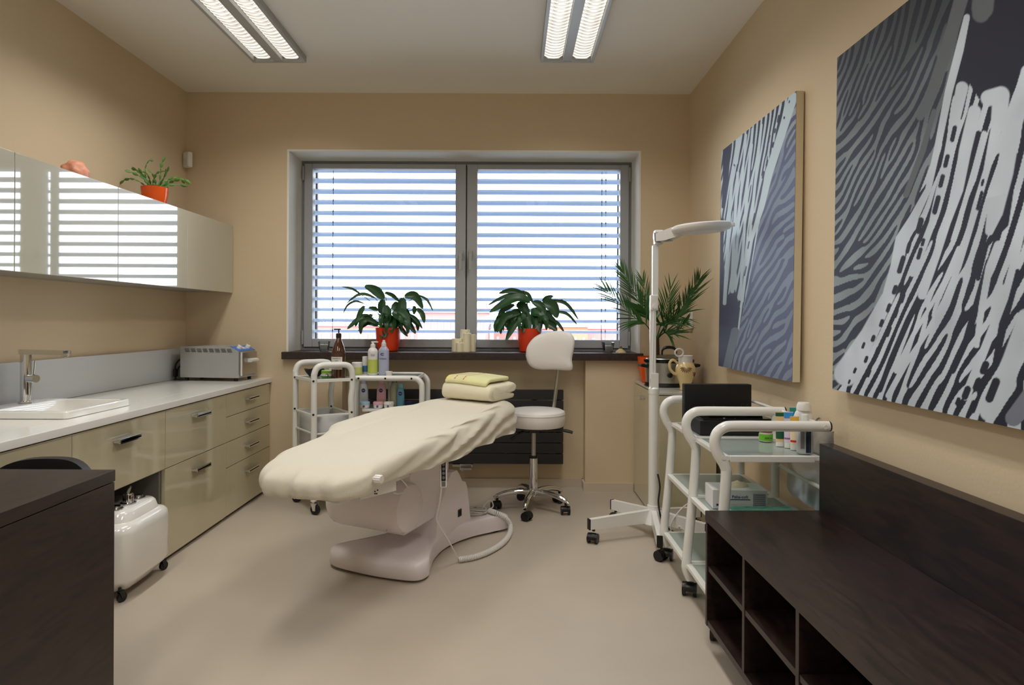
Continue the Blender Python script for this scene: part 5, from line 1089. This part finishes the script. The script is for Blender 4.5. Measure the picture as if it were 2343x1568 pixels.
for px, top, w, yy, lab in ((1047, 776, 27, 4.44, 'cream pillar candle beside the sash post, left behind the shortest one'), (1064, 755, 21, 4.46, 'tallest cream pillar candle, rearmost of the cluster'), (1052, 785, 17, 4.40, 'shortest cream pillar candle in front of the cluster'), (1068, 763, 19, 4.41, 'second tallest cream pillar candle in the middle of the cluster'), (1081, 766, 15, 4.44, 'slim cream pillar candle on the cluster side nearest the stool')):
    x = at_depth(px, 790, yy).x; rad = w / 2 * yy / FOC; h = EYE + (733 - top) * yy / FOC - OZ0
    r = thing('pillar_candle', lab, 'candle', (x, yy, OZ0 + .001), 0, 'cream pillar candles'); obj('wax', lathe(new(), [(rad, 0), (rad, h - .003), (rad - .003, h), (rad * .4, h - .002), (0, h - .003)], seg=24), WAX, r); obj('wick', cyl(new(), (0, 0, h - .003), (.001, 0, h + .008), .0012, 6), WICK, r)
x = at_depth(1420, 800, 4.38).x; r = thing('wooden_lid', 'small cream domed lid with round wooden knob on the sill end', 'lid', (x, 4.38, OZ0 + .001)); obj('dome', lathe(new(), [(.038, 0), (.036, .004), (.022, .018), (.01, .028), (0, .029)], seg=28), GOLD, r); obj('knob', lathe(new(), [(.004, .027), (.009, .034), (.010, .041), (.007, .048), (0, .05)], seg=16), mat('knob_wood', (150, 110, 66), .5), r)
# ------------------------------------------------------------------ palm in the corner
pc = Vector((.945, 4.20, CZ + .001)); r = thing('potted_palm', 'feathery palm in an orange pot in the corner behind the slow cooker', 'potted plant', pc)
obj('pot', pot(new(), .085, .112, .17), ORANGE2, r); obj('soil', lathe(new(), [(.10, .14), (0, .148)], seg=24), SOIL, r)
b = new(); tube(b, [(.01, 0, .14), (.012, 0, .22), (.015, 0, .30)], [.026, .022, .014], 12); obj('trunk', b, PALMT, r)
def frond(tip, mid, n, L, seed, up=.5):
    rr = random.Random(seed); o_ = Vector((.013, 0, .28)); T = tip - pc; Mm = mid - pc
    P = catmull([o_, o_ + (Mm - o_) * .5 + Vector((0, 0, .03)), Mm, T], 12); b = new(); k = len(P)
    tube(b, P, [.005 - .0038 * i / k for i in range(k)], 6)
    st = int(k * .3)
    for i in range(st, k, 1):
        for s in (-1, 1):
            t = (i - st) / (k - st); d = (P[min(i + 1, k - 1)] - P[max(i - 1, 0)]).normalized(); sd = d.cross(Vector((.2, -.95, .25))).normalized() * s
            if rr.random() < .25: continue
            ld = (d * (.75 + .5 * t) + sd * (.75 - .35 * t) + Vector((0, 0, .15)) + Vector((rr.uniform(-.1, .1), rr.uniform(-.25, .25), 0))).normalized(); LL = 1.25 * L * (math.sin(PI * (.18 + .72 * t)) ** .7) * rr.uniform(.85, 1.1)
            w = .0054 * (1 - .3 * t); wn = ld.cross(Vector((rr.uniform(-.3, .3), -1, rr.uniform(-.2, .6)))).normalized(); p0 = P[i]; rows = []
            for q, ww in ((0, .35), (.25, 1.), (.6, .8), (1., .04)):
                c = p0 + ld * LL * q + Vector((0, 0, -.12 * LL * q * q)); rows.append([b.verts.new(c - wn * w * ww), b.verts.new(c + wn * w * ww)])
            for A, B in zip(rows, rows[1:]): b.faces.new((A[0], A[1], B[1], B[0]))
    obj('frond', b, PALML, r, fix=False, ang=80)
yp = 4.2
frond(at_depth(1385, 662, 4.05), at_depth(1450, 725, 4.12), 18, .17, 1)
frond(at_depth(1425, 620, 4.1), at_depth(1462, 690, 4.14), 18, .16, 2)
frond(at_depth(1535, 655, 4.05), at_depth(1520, 735, 4.1), 16, .16, 3)
frond(at_depth(1600, 640, 3.76), at_depth(1564, 712, 3.92), 18, .16, 4)
frond(at_depth(1580, 668, 3.72), at_depth(1545, 730, 3.9), 16, .13, 5)
frond(at_depth(1470, 640, 4.22), at_depth(1488, 720, 4.2), 16, .15, 6)
frond(at_depth(1572, 735, 3.8), at_depth(1540, 765, 4.08), 14, .12, 7)
# ------------------------------------------------------------------ paintings
def interp_poly(pts, px, py, w):
    """coverage of a stroke polyline (tapering widths allowed) over pixel grids"""
    out = np.full(px.shape, 1e9)
    for (x0, y0, w0), (x1, y1, w1) in zip(pts, pts[1:]):
        dx, dy = x1 - x0, y1 - y0; L2 = dx * dx + dy * dy
        t_ = np.clip(((px - x0) * dx + (py - y0) * dy) / L2, 0, 1); out = np.minimum(out, np.hypot(px - x0 - t_ * dx, py - y0 - t_ * dy) / ((w0 + (w1 - w0) * t_) / 2))
    return out
def fingerprint(U, V, phi, lam, seed, it=14, rough=1.):
    """islands and strands grown along the direction field phi (angle from vertical), spacing lam (in cells)"""
    rg_ = np.random.default_rng(seed); h, w = U.shape; f = rg_.standard_normal((h, w)); jj, ii = np.meshgrid(np.arange(w), np.arange(h))
    dx, dy = np.sin(phi), np.cos(phi)                            # along; across is (dy, -dx)
    def samp(f, x, y):
        x = np.clip(x, 0, w - 1.001); y = np.clip(y, 0, h - 1.001); x0 = x.astype(int); y0 = y.astype(int); fx, fy = x - x0, y - y0
        return (f[y0, x0] * (1 - fx) + f[y0, x0 + 1] * fx) * (1 - fy) + (f[y0 + 1, x0] * (1 - fx) + f[y0 + 1, x0 + 1] * fx) * fy
    for k in range(2): f = .25 * (np.roll(f, 1, 0) + np.roll(f, -1, 0) + np.roll(f, 1, 1) + np.roll(f, -1, 1))
    bias = rough * .55 * (lown(U, V, .07, seed + 3) - .5) + rough * .6 * (lown(U, V, .028, seed + 4) - .5)
    phi = phi + rough * .35 * (lown(U, V, .10, seed + 5) - .5) + rough * .4 * (lown(U, V, .045, seed + 6) - .5); dx, dy = np.sin(phi), np.cos(phi)
    lam = lam * (.75 + .6 * lown(U, V, .11, seed + 7))
    for k in range(it):
        g = np.zeros_like(f); ws = 0
        for s in np.linspace(-1.1, 1.1, 15):
            wt = math.exp(-(s / .62) ** 2); g += wt * samp(f, jj + dx * s * lam, ii + dy * s * lam); ws += wt
        g /= ws; o_ = np.zeros_like(f)
        for s in np.linspace(-.9, .9, 15):
            wt = math.exp(-(s / .2) ** 2) / .2 - .95 * math.exp(-(s / .42) ** 2) / .42
            o_ += wt * samp(g, jj + dy * s * lam, ii - dx * s * lam)
        f = np.tanh(2.2 * o_ / (o_.std() + 1e-6) + bias)
    return f
def painting(name, label, X, ya, yb, z0, z1, seed, colour, lean):
    """canvas on the right wall; far edge ya, near edge yb"""
    W, H = ya - yb, z1 - z0; res = .0028; nu, nv = int(W / res), int(H / res)
    r = thing(name, label, 'painting', (X + .02, (ya + yb) / 2, z0)); u = np.linspace(0, W, nu + 1); v = np.linspace(0, H, nv + 1); U, V = np.meshgrid(u, v)
    Y = ya - U; Z = z0 + V; XX = X + lean * (V / H - .5)
    PX = CX + FOC * XX / Y; PY = HY + FOC * (EYE - Z) / Y + ROLL * (PX - CX)
    col = colour(U, V, PX, PY, res, seed)
    co = np.stack([XX + 0 * U, Y, Z], -1).reshape(-1, 3); co = co - np.array(r.location)
    idx = (np.arange(nv)[:, None] * (nu + 1) + np.arange(nu)[None, :]).ravel(); F = np.stack([idx, idx + 1, idx + nu + 2, idx + nu + 1], -1)
    me = bpy.data.meshes.new('canvas_print'); me.vertices.add(len(co)); me.vertices.foreach_set('co', co.astype(np.float32).ravel()); me.loops.add(F.size); me.loops.foreach_set('vertex_index', F[:, ::1].astype(np.int32).ravel())
    me.polygons.add(len(F)); me.polygons.foreach_set('loop_start', np.arange(0, F.size, 4, dtype=np.int32)); me.polygons.foreach_set('loop_total', np.full(len(F), 4, np.int32)); me.update(calc_edges=True)
    at = me.color_attributes.new('print', 'FLOAT_COLOR', 'POINT'); c4 = np.concatenate([col.reshape(-1, 3), np.ones((len(co), 1))], 1); at.data.foreach_set('color', c4.astype(np.float32).ravel())
    me.materials.append(PRINT); o = bpy.data.objects.new('canvas_print', me); COL.objects.link(o); o.parent = r
    b = new(); e = .0012
    q = lambda x, y, z: Vector((x + lean * ((z - z0) / H - .5), y, z)) - r.location
    vs = [b.verts.new(q(x, y, z)) for x in (X + e, X + .032) for (y, z) in ((ya, z0), (yb, z0), (yb, z1), (ya, z1))]
    b.faces.new(vs[:4]); b.faces.new(vs[4:])
    for k in range(4): b.faces.new((vs[k], vs[(k + 1) % 4], vs[4 + (k + 1) % 4], vs[4 + k]))
    obj('stretcher_canvas', b, mat('canvas_cream', (226, 214, 186), .8), r)
m = bpy.data.materials.new('canvas_print'); m.use_nodes = True; bs = m.node_tree.nodes['Principled BSDF']; an = m.node_tree.nodes.new('ShaderNodeVertexColor'); an.layer_name = 'print'
m.node_tree.links.new(an.outputs['Color'], bs.inputs['Base Color']); bs.inputs['Roughness'].default_value = .6; bs.inputs['Specular IOR Level'].default_value = .2; PRINT = m
def l3(*c): return np.array(lin(c)[:3])
def sm(x, a_, c_): t_ = np.clip((x - a_) / (c_ - a_), 0, 1); return t_ * t_ * (3 - 2 * t_)
def zz(lst, sx_, ox, oy): return [(ox + x / sx_, oy + y / sx_, w / sx_) for x, y, w in lst]
def lown(U, V, s, seed):
    """smooth value noise"""
    rg_ = np.random.default_rng(seed); g = rg_.random((12, 12)); x = U / s % 11; y = V / s % 11; x0 = x.astype(int); y0 = y.astype(int); fx = x - x0; fy = y - y0; fx = fx * fx * (3 - 2 * fx); fy = fy * fy * (3 - 2 * fy)
    return (g[y0, x0] * (1 - fx) + g[y0, x0 + 1] * fx) * (1 - fy) + (g[y0 + 1, x0] * (1 - fx) + g[y0 + 1, x0 + 1] * fx) * fy
def col_big(U, V, PX, PY, res, seed):
    zx, zy = (PX - 1880) * 1.568, PY * 1.568                      # working coordinates of the tracing
    edge = np.interp(zy, [0, 190, 330, 560, 740, 830, 960, 1050, 1190, 1390, 1500], [520, 470, 440, 400, 330, 272, 252, 228, 172, 62, -20])
    right = zx > edge
    ms = np.interp(zy, [0, 500, 900, 1200, 1500], [.16, .30, .42, .52, .60]); ml = np.interp(zy, [0, 400, 800, 1200, 1500], [.42, .62, .95, 1.6, 2.2])
    k = sm(edge - zx, -30, 110); m_ = ms * (1 - k) + ml * k
    # image slope to wall slope (the wall runs away from the viewer)
    Y = FOC * 1.18 / np.maximum(PX - CX, 100); du = Y / np.maximum(PX - CX, 100); dz = Y / FOC; phi = np.arctan2(m_ * du, dz) 
    lam_r, lam_l = 13.5, 14
    A = fingerprint(U, V, phi, lam_r, seed); B = fingerprint(U, V, phi, lam_l, seed + 1, 11, 1.9)
    F = np.where(right, A, B)
    dark = l3(36, 36, 50); bright = l3(206, 216, 226); dimb = l3(126, 136, 140); dimk = l3(52, 56, 70)
    topdim = sm(zy, 250, -50)[..., None]
    s_r = sm(A, -.15, .2)[..., None]; s_l = sm(B, -.15, .2)[..., None]
    big_dark = (zx > edge - 20) & (zy < np.interp(zx, [470, 520, 570, 660, 700, 760], [330, 290, 370, 400, 250, 100])); 
    s_r = np.where(big_dark[..., None], 0, s_r)
    n1 = lown(U, V, .12, 5)[..., None]; n2 = lown(U, V, .05, 8)[..., None]
    br = bright * (.82 + .25 * n1) * (.92 + .12 * n2)
    cr = dark * (1 - s_r) + br * s_r
    lc = dimb * (.45 + .75 * sm(zy, 0, 900)[..., None]) * (.75 + .45 * n1); cl = dimk * (.75 + .4 * n1) * (1 - s_l) + lc * s_l; cl = cl * (1 - .35 * topdim)
    out = np.where(right[..., None], cr, cl)
    # traced strokes
    D = lambda pts: interp_poly(zz(pts, 1., 0, 0), zx, zy, 1)
    dk = [[(545, 90, 60), (600, 200, 120), (660, 240, 110), (760, 60, 200)], [(495, 340, 12), (455, 520, 18), (420, 660, 16), (390, 760, 14)], [(560, 480, 22), (520, 640, 22), (480, 760, 18), (450, 860, 16), (400, 990, 14)], [(610, 470, 24), (570, 620, 22), (530, 760, 18)],
          [(690, 560, 30), (650, 800, 40), (590, 880, 16), (560, 1000, 16)], [(600, 940, 26), (560, 1080, 26), (520, 1220, 26), (470, 1330, 24)], [(700, 980, 30), (660, 1120, 34), (625, 1300, 22)], [(430, 900, 22), (380, 1010, 22), (310, 1150, 22), (250, 1290, 20), (210, 1400, 18)]]
    br_ = [[(516, 62, 22), (490, 180, 30), (452, 330, 28), (415, 520, 24), (380, 680, 22), (325, 790, 34), (285, 860, 44), (268, 960, 46), (240, 1060, 46), (170, 1200, 60), (90, 1340, 90)], [(500, 315, 44), (478, 420, 36), (448, 560, 26), (418, 690, 24), (395, 800, 24), (362, 890, 26), (325, 980, 26)],
           [(545, 400, 46), (512, 540, 44), (488, 680, 36), (448, 800, 26), (410, 920, 26), (360, 1060, 30)], [(596, 352, 58), (640, 340, 60)], [(640, 345, 60), (634, 420, 58), (622, 470, 40), (590, 610, 24), (552, 740, 26), (522, 850, 22), (490, 960, 20), (440, 1080, 20), (380, 1190, 18), (300, 1310, 20), (240, 1420, 20)],
           [(580, 480, 20), (545, 610, 18), (505, 750, 18), (470, 860, 16)], [(740, 260, 60), (690, 460, 44), (655, 620, 60), (620, 760, 58), (600, 830, 30)], [(632, 880, 30), (600, 960, 26), (575, 1100, 24), (556, 1240, 20)], [(735, 740, 26), (700, 900, 26), (655, 1070, 28), (590, 1240, 30), (520, 1420, 34)], [(726, 1130, 40), (680, 1290, 60), (600, 1480, 60)],
           [(490, 890, 14), (440, 1010, 16), (390, 1100, 14), (330, 1200, 16), (270, 1330, 22)]]
    for pts in dk: d_ = sm(D(pts), 1.08, .92)[..., None]; out = np.where(right[..., None], out * (1 - d_) + dark * d_, out)
    for pts in br_: d_ = sm(D(pts), 1.1, .9)[..., None]; out = out * (1 - d_) + br * d_
    hol = [(470, 480, 16, 60), (445, 578, 16, 50), (428, 650, 16, 50), (410, 735, 18, 70), (575, 655, 10, 26), (565, 720, 12, 70), (362, 870, 12, 30), (350, 910, 14, 46), (350, 810, 20, 60), (310, 890, 14, 40), (285, 950, 18, 66), (262, 1040, 16, 36), (288, 1070, 18, 40), (240, 1105, 14, 34), (265, 1125, 16, 36), (215, 1160, 14, 30), (240, 1190, 14, 40), (185, 1215, 14, 26), (200, 1260, 14, 30), (160, 1290, 12, 26), (150, 1240, 10, 24), (120, 1330, 10, 22), (135, 1390, 12, 24), (100, 1370, 8, 16), (170, 1340, 12, 30), (585, 1320, 26, 50), (560, 1380, 26, 50), (520, 1410, 24, 50), (615, 1400, 30, 90), (545, 1460, 26, 50), (490, 1440, 14, 30)]
    for hx_, hy_, w_, l_ in hol:
        s_ = l_ / 2 - w_ / 2; mm_ = float(np.interp(hy_, [0, 500, 900, 1200, 1500], [.16, .25, .32, .4, .45])); d_ = sm(D([(hx_ + mm_ * s_ * .9, hy_ - s_, w_), (hx_ - mm_ * s_ * .9, hy_ + s_ + .1, w_)]), 1.1, .9)[..., None]; out = out * (1 - d_) + dark * d_
    # broad grey strokes at the top
    for pts in ([(500, -20, 50), (440, 190, 44), (385, 350, 40), (350, 420, 26)], [(400, 400, 18), (360, 540, 22), (300, 700, 20)], [(580, -60, 80), (572, 30, 78), (566, 50, 62)]): d_ = sm(D(pts), 1.1, .9)[..., None]; out = out * (1 - d_) + l3(98, 102, 106) * d_
    lo = sm(D([(690, 1500, 60), (760, 1420, 80)]), 1.05, .95)[..., None]; return out * (1 - lo) + l3(120, 124, 136) * lo
def col_small(U, V, PX, PY, res, seed):
    zx, zy = (PX - 1620) * 2.178, (PY - 180) * 2.178
    edge = np.interp(zy, [0, 90, 380, 520, 740, 1000, 1270, 1500], [440, 425, 335, 292, 250, 205, 152, 110])
    left = zx < edge
    m_ = np.where(left, np.interp(zy, [0, 600, 1300], [.22, .16, .12]), np.interp(zy, [0, 500, 1000, 1500], [.75, .55, .42, .30]) + .25 * sm(zx - edge, 0, 200))
    Y = FOC * 1.18 / np.maximum(PX - CX, 100); phi = np.arctan2(m_ * Y / np.maximum(PX - CX, 100), Y / FOC)
    A = fingerprint(U, V, phi, 16, seed); B = fingerprint(U, V, phi, 17, seed + 1, 11, 1.9)
    dark = l3(78, 82, 104); bright = l3(196, 212, 222); dimk = l3(98, 104, 132); dimb = l3(132, 144, 164)
    n1 = lown(U, V, .14, 3)[..., None]; sA = sm(A, -.15, .2)[..., None]; sB = sm(B, -.15, .2)[..., None]
    low = (zy > np.interp(zx, [60, 90, 130, 170, 250], [640, 1090, 1040, 1180, 1250]))[..., None]; sA = np.where(low, 0, sA)
    gry = sm(zy, 420, 60)[..., None]
    cl = dark * (1 - .45 * gry) * (1 - sA) + bright * (.88 + .18 * n1) * sA; cr = dimk * (1 - .3 * gry) * (1 - sB) + (dimb * (1 - gry) + l3(168, 176, 178) * gry) * (.88 + .2 * n1) * sB
    out = np.where(left[..., None], cl, cr); D = lambda pts: interp_poly(pts, zx, zy, 1)
    for pts in ([(122, 440, 14), (105, 640, 18), (96, 860, 18), (82, 1120, 18)], [(145, 470, 14), (128, 760, 16), (120, 1060, 20)], [(186, 280, 10), (158, 600, 12), (132, 1000, 14)], [(218, 250, 12), (192, 540, 14), (170, 900, 14), (160, 1100, 14)], [(262, 230, 12), (232, 520, 14), (205, 800, 14), (170, 1110, 14)], [(420, 90, 44), (345, 330, 40), (300, 470, 40), (265, 640, 26), (215, 800, 18), (190, 930, 14), (150, 1265, 8)], [(150, 300, 26), (135, 420, 20)], [(128, 980, 30), (128, 1040, 28)]):
        d_ = sm(D(pts), 1.12, .88)[..., None]; out = out * (1 - d_) + bright * d_
    for pts in ([(90, 330, 40), (85, 500, 28), (72, 640, 14)], [(70, 700, 14), (68, 1000, 10)]): d_ = sm(D(pts), 1.1, .9)[..., None]; out = out * (1 - d_) + dark * .8 * d_
    for hx_, hy_, w_, l_ in [(345, 200, 8, 40), (330, 260, 8, 26), (320, 330, 9, 30), (300, 300, 8, 40), (290, 420, 9, 34), (272, 480, 9, 40), (268, 520, 8, 36), (250, 600, 8, 40), (375, 195, 8, 14), (365, 130, 6, 14), (400, 115, 6, 14), (330, 130, 7, 40), (225, 700, 7, 60), (200, 830, 6, 40), (185, 960, 6, 50)]:
        s_ = l_ / 2 - w_ / 2 + .1; d_ = sm(D([(hx_ + .2 * s_, hy_ - s_, w_), (hx_ - .2 * s_, hy_ + s_, w_)]), 1.1, .9)[..., None]; out = out * (1 - d_) + dark * d_
    d_ = sm(D([(135, 1260, 40), (95, 1440, 40)]), 1.05, .95)[..., None]; return out * (1 - d_) + l3(120, 132, 146) * d_
painting('large_painting', 'big dark canvas of branching white channels, nearest the camera on the wall', XR - .042, 2.30, 1.36, .925, 2.128, 31, col_big, .012)
painting('blue_painting', 'blue grey abstract canvas of pale streaks behind the magnifier lamp', XR - .042, 3.57, 2.63, .918, 2.128, 77, col_small, .012)
# ------------------------------------------------------------------ dark bench, front right
rz = math.radians(1.0); BO = Vector((.692, 2.262, 0)); r = thing('storage_bench', 'dark brown open cubby bench with raised back panel in the near corner', 'bench', BO, rz)
Lb, Db, zt_, z0 = 1.5, .41, .494, .09
b = new(); bb(b, (0, -Lb, zt_ - .036), (Db, 0, zt_), .0015); obj('seat_top', b, WENGE, r)
obj('bottom_board', bb(new(), (.004, -Lb, z0), (Db, -.018, z0 + .022), .001), WENGE, r)
obj('end_panel', bb(new(), (.002, -.018, z0), (Db, -.001, zt_ - .036), .001), WENGE, r)
obj('end_panel', bb(new(), (.002, -Lb, z0 + .022), (Db, -Lb + .018, zt_ - .036), .001), WENGE, r)
for k in range(1, 5):
    if k * .348 < Lb - .05: obj('divider', bb(new(), (.004, -k * .348 - .009, z0 + .022), (Db - .012, -k * .348 + .009, zt_ - .036), .001), WENGE, r)
for k in range(4): obj('shelf', bb(new(), (.006, -min((k + 1) * .348 - .009, Lb - .018), .285), (Db - .012, -k * .348 - (.018 if k == 0 else .009), .303), .001), WENGE, r)
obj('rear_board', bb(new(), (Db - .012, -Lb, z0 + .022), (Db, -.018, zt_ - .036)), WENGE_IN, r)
obj('back_panel', bb(new(), (Db + .0005, -Lb, z0), (Db + .05, 0, .734), .0015), WENGE, r)
obj('plinth', bb(new(), (.08, -Lb + .05, 0), (Db - .02, -.08, z0)), BLACKM, r)
# ------------------------------------------------------------------ outside
b = new(); bb(b, (-200, 5.4, -3.3), (200, 400, -3.2)); g_ = obj('ground_outside', b, mat('snowy_ground', (150, 152, 156), .9)); g_['kind'] = 'structure'
def building(label, pxa, pxb, ytop, Y, wallc, rows, n, roof=(170, 172, 178)):
    x0, x1 = at_depth(pxa, 730, Y).x, at_depth(pxb, 730, Y).x; z1 = EYE + (733 - ytop) * Y / FOC; r = thing('building', label, 'building', ((x0 + x1) / 2, Y + 6, -3.2)); zb = -3.2
    obj('walls', bb(new(), (x0, Y, zb), (x1, Y + 12, z1)), mat('facade_%d_%d_%d' % wallc, wallc, .8), r, world=True)
    obj('roof', bb(new(), (x0 - .3, Y - .3, z1), (x1 + .3, Y + 12.3, z1 + .4)), mat('roof_%d' % roof[0], roof, .8), r, world=True)
    for k in range(n):
        for j in range(rows):
            xw = x0 + (x1 - x0) * (k + .5) / n; w = (x1 - x0) / n * .3; zw = z1 - .9 - j * 2.6; obj('window', bb(new(), (xw - w / 2, Y - .06, zw - 1.0), (xw + w / 2, Y, zw)), mat('far_window', (120, 150, 180), .2), r, world=True)
building('long low red building with square windows seen through the blind beside the tall plant', 960, 1110, 716, 60, (206, 118, 110), 2, 10)
building('orange red shed seen through the blind behind the pillar candles', 700, 955, 748, 75, (200, 122, 112), 1, 12)
building('low orange building seen through the blind beside the candle glass', 1270, 1345, 748, 55, (214, 112, 84), 1, 4)
building('pale red end block seen through the blind edge nearest the palm', 1345, 1470, 752, 62, (204, 124, 114), 1, 5)
building('reddish hall seen through the blind behind the stool', 1130, 1262, 752, 70, (200, 120, 110), 1, 7)
rr = random.Random(9)
for k, (px, top, Y, lab) in enumerate(((735, 700, 110, 'bare grey winter tree seen through the blind above the brown bottle'), (790, 712, 120, 'lower bare winter tree seen through the blind behind the plant'), (1115, 712, 130, 'bare winter tree seen through the blind beside the sash post'), (1330, 704, 115, 'bare grey winter tree seen through the blind above the candle glass'))):
    p = at_depth(px, 733, Y); zt2 = EYE + (733 - top) * Y / FOC; r = thing('winter_tree', lab, 'tree', (p.x, Y, -3.2)); H_ = zt2 + 3.2
    obj('trunk', tube(new(), [(0, 0, 0), (.1, 0, H_ * .5)], [.22, .12], 8), mat('bark', (92, 98, 106), .9), r); b = new()
    for q in range(60):
        a_ = rr.uniform(0, 2 * PI); e = rr.uniform(.2, 1.4); L = H_ * rr.uniform(.25, .5); o_ = Vector((.1, 0, H_ * rr.uniform(.2, .5))); d = Vector((math.cos(a_) * math.cos(e), math.sin(a_) * math.cos(e), math.sin(e))) * L
        tube(b, [o_, o_ + d * .5 + Vector((0, 0, .2)), o_ + d], [.07, .05, .02], 4)
    obj('branches', b, MATS['bark'], r)
# ------------------------------------------------------------------ daylight
w = bpy.data.worlds.new('sky'); sc.world = w; w.use_nodes = True; bg = w.node_tree.nodes['Background']; bg.inputs['Color'].default_value = (.86, .94, 1, 1); bg.inputs['Strength'].default_value = SKY
pl = bpy.data.lights.new('window_portal', 'AREA'); pl.shape = 'RECTANGLE'; pl.size = OX1 - OX0; pl.size_y = OZ1 - OZ0; pl.cycles.is_portal = True
po = bpy.data.objects.new('window_portal', pl); COL.objects.link(po); po.location = ((OX0 + OX1) / 2, 4.86, (OZ0 + OZ1) / 2); po.rotation_euler = (-PI / 2, 0, 0)
vs = sc.view_settings; vs.view_transform = 'Standard'; vs.look = 'None'; vs.gamma = 1; vs.exposure = EXPO; vs.use_curve_mapping = False
sc.cycles.max_bounces = 10; sc.cycles.diffuse_bounces = 5; sc.cycles.glossy_bounces = 4; sc.cycles.transparent_max_bounces = 16; sc.cycles.sample_clamp_indirect = 6; sc.cycles.caustics_reflective = False; sc.cycles.caustics_refractive = False
sc.cycles.use_denoising = True
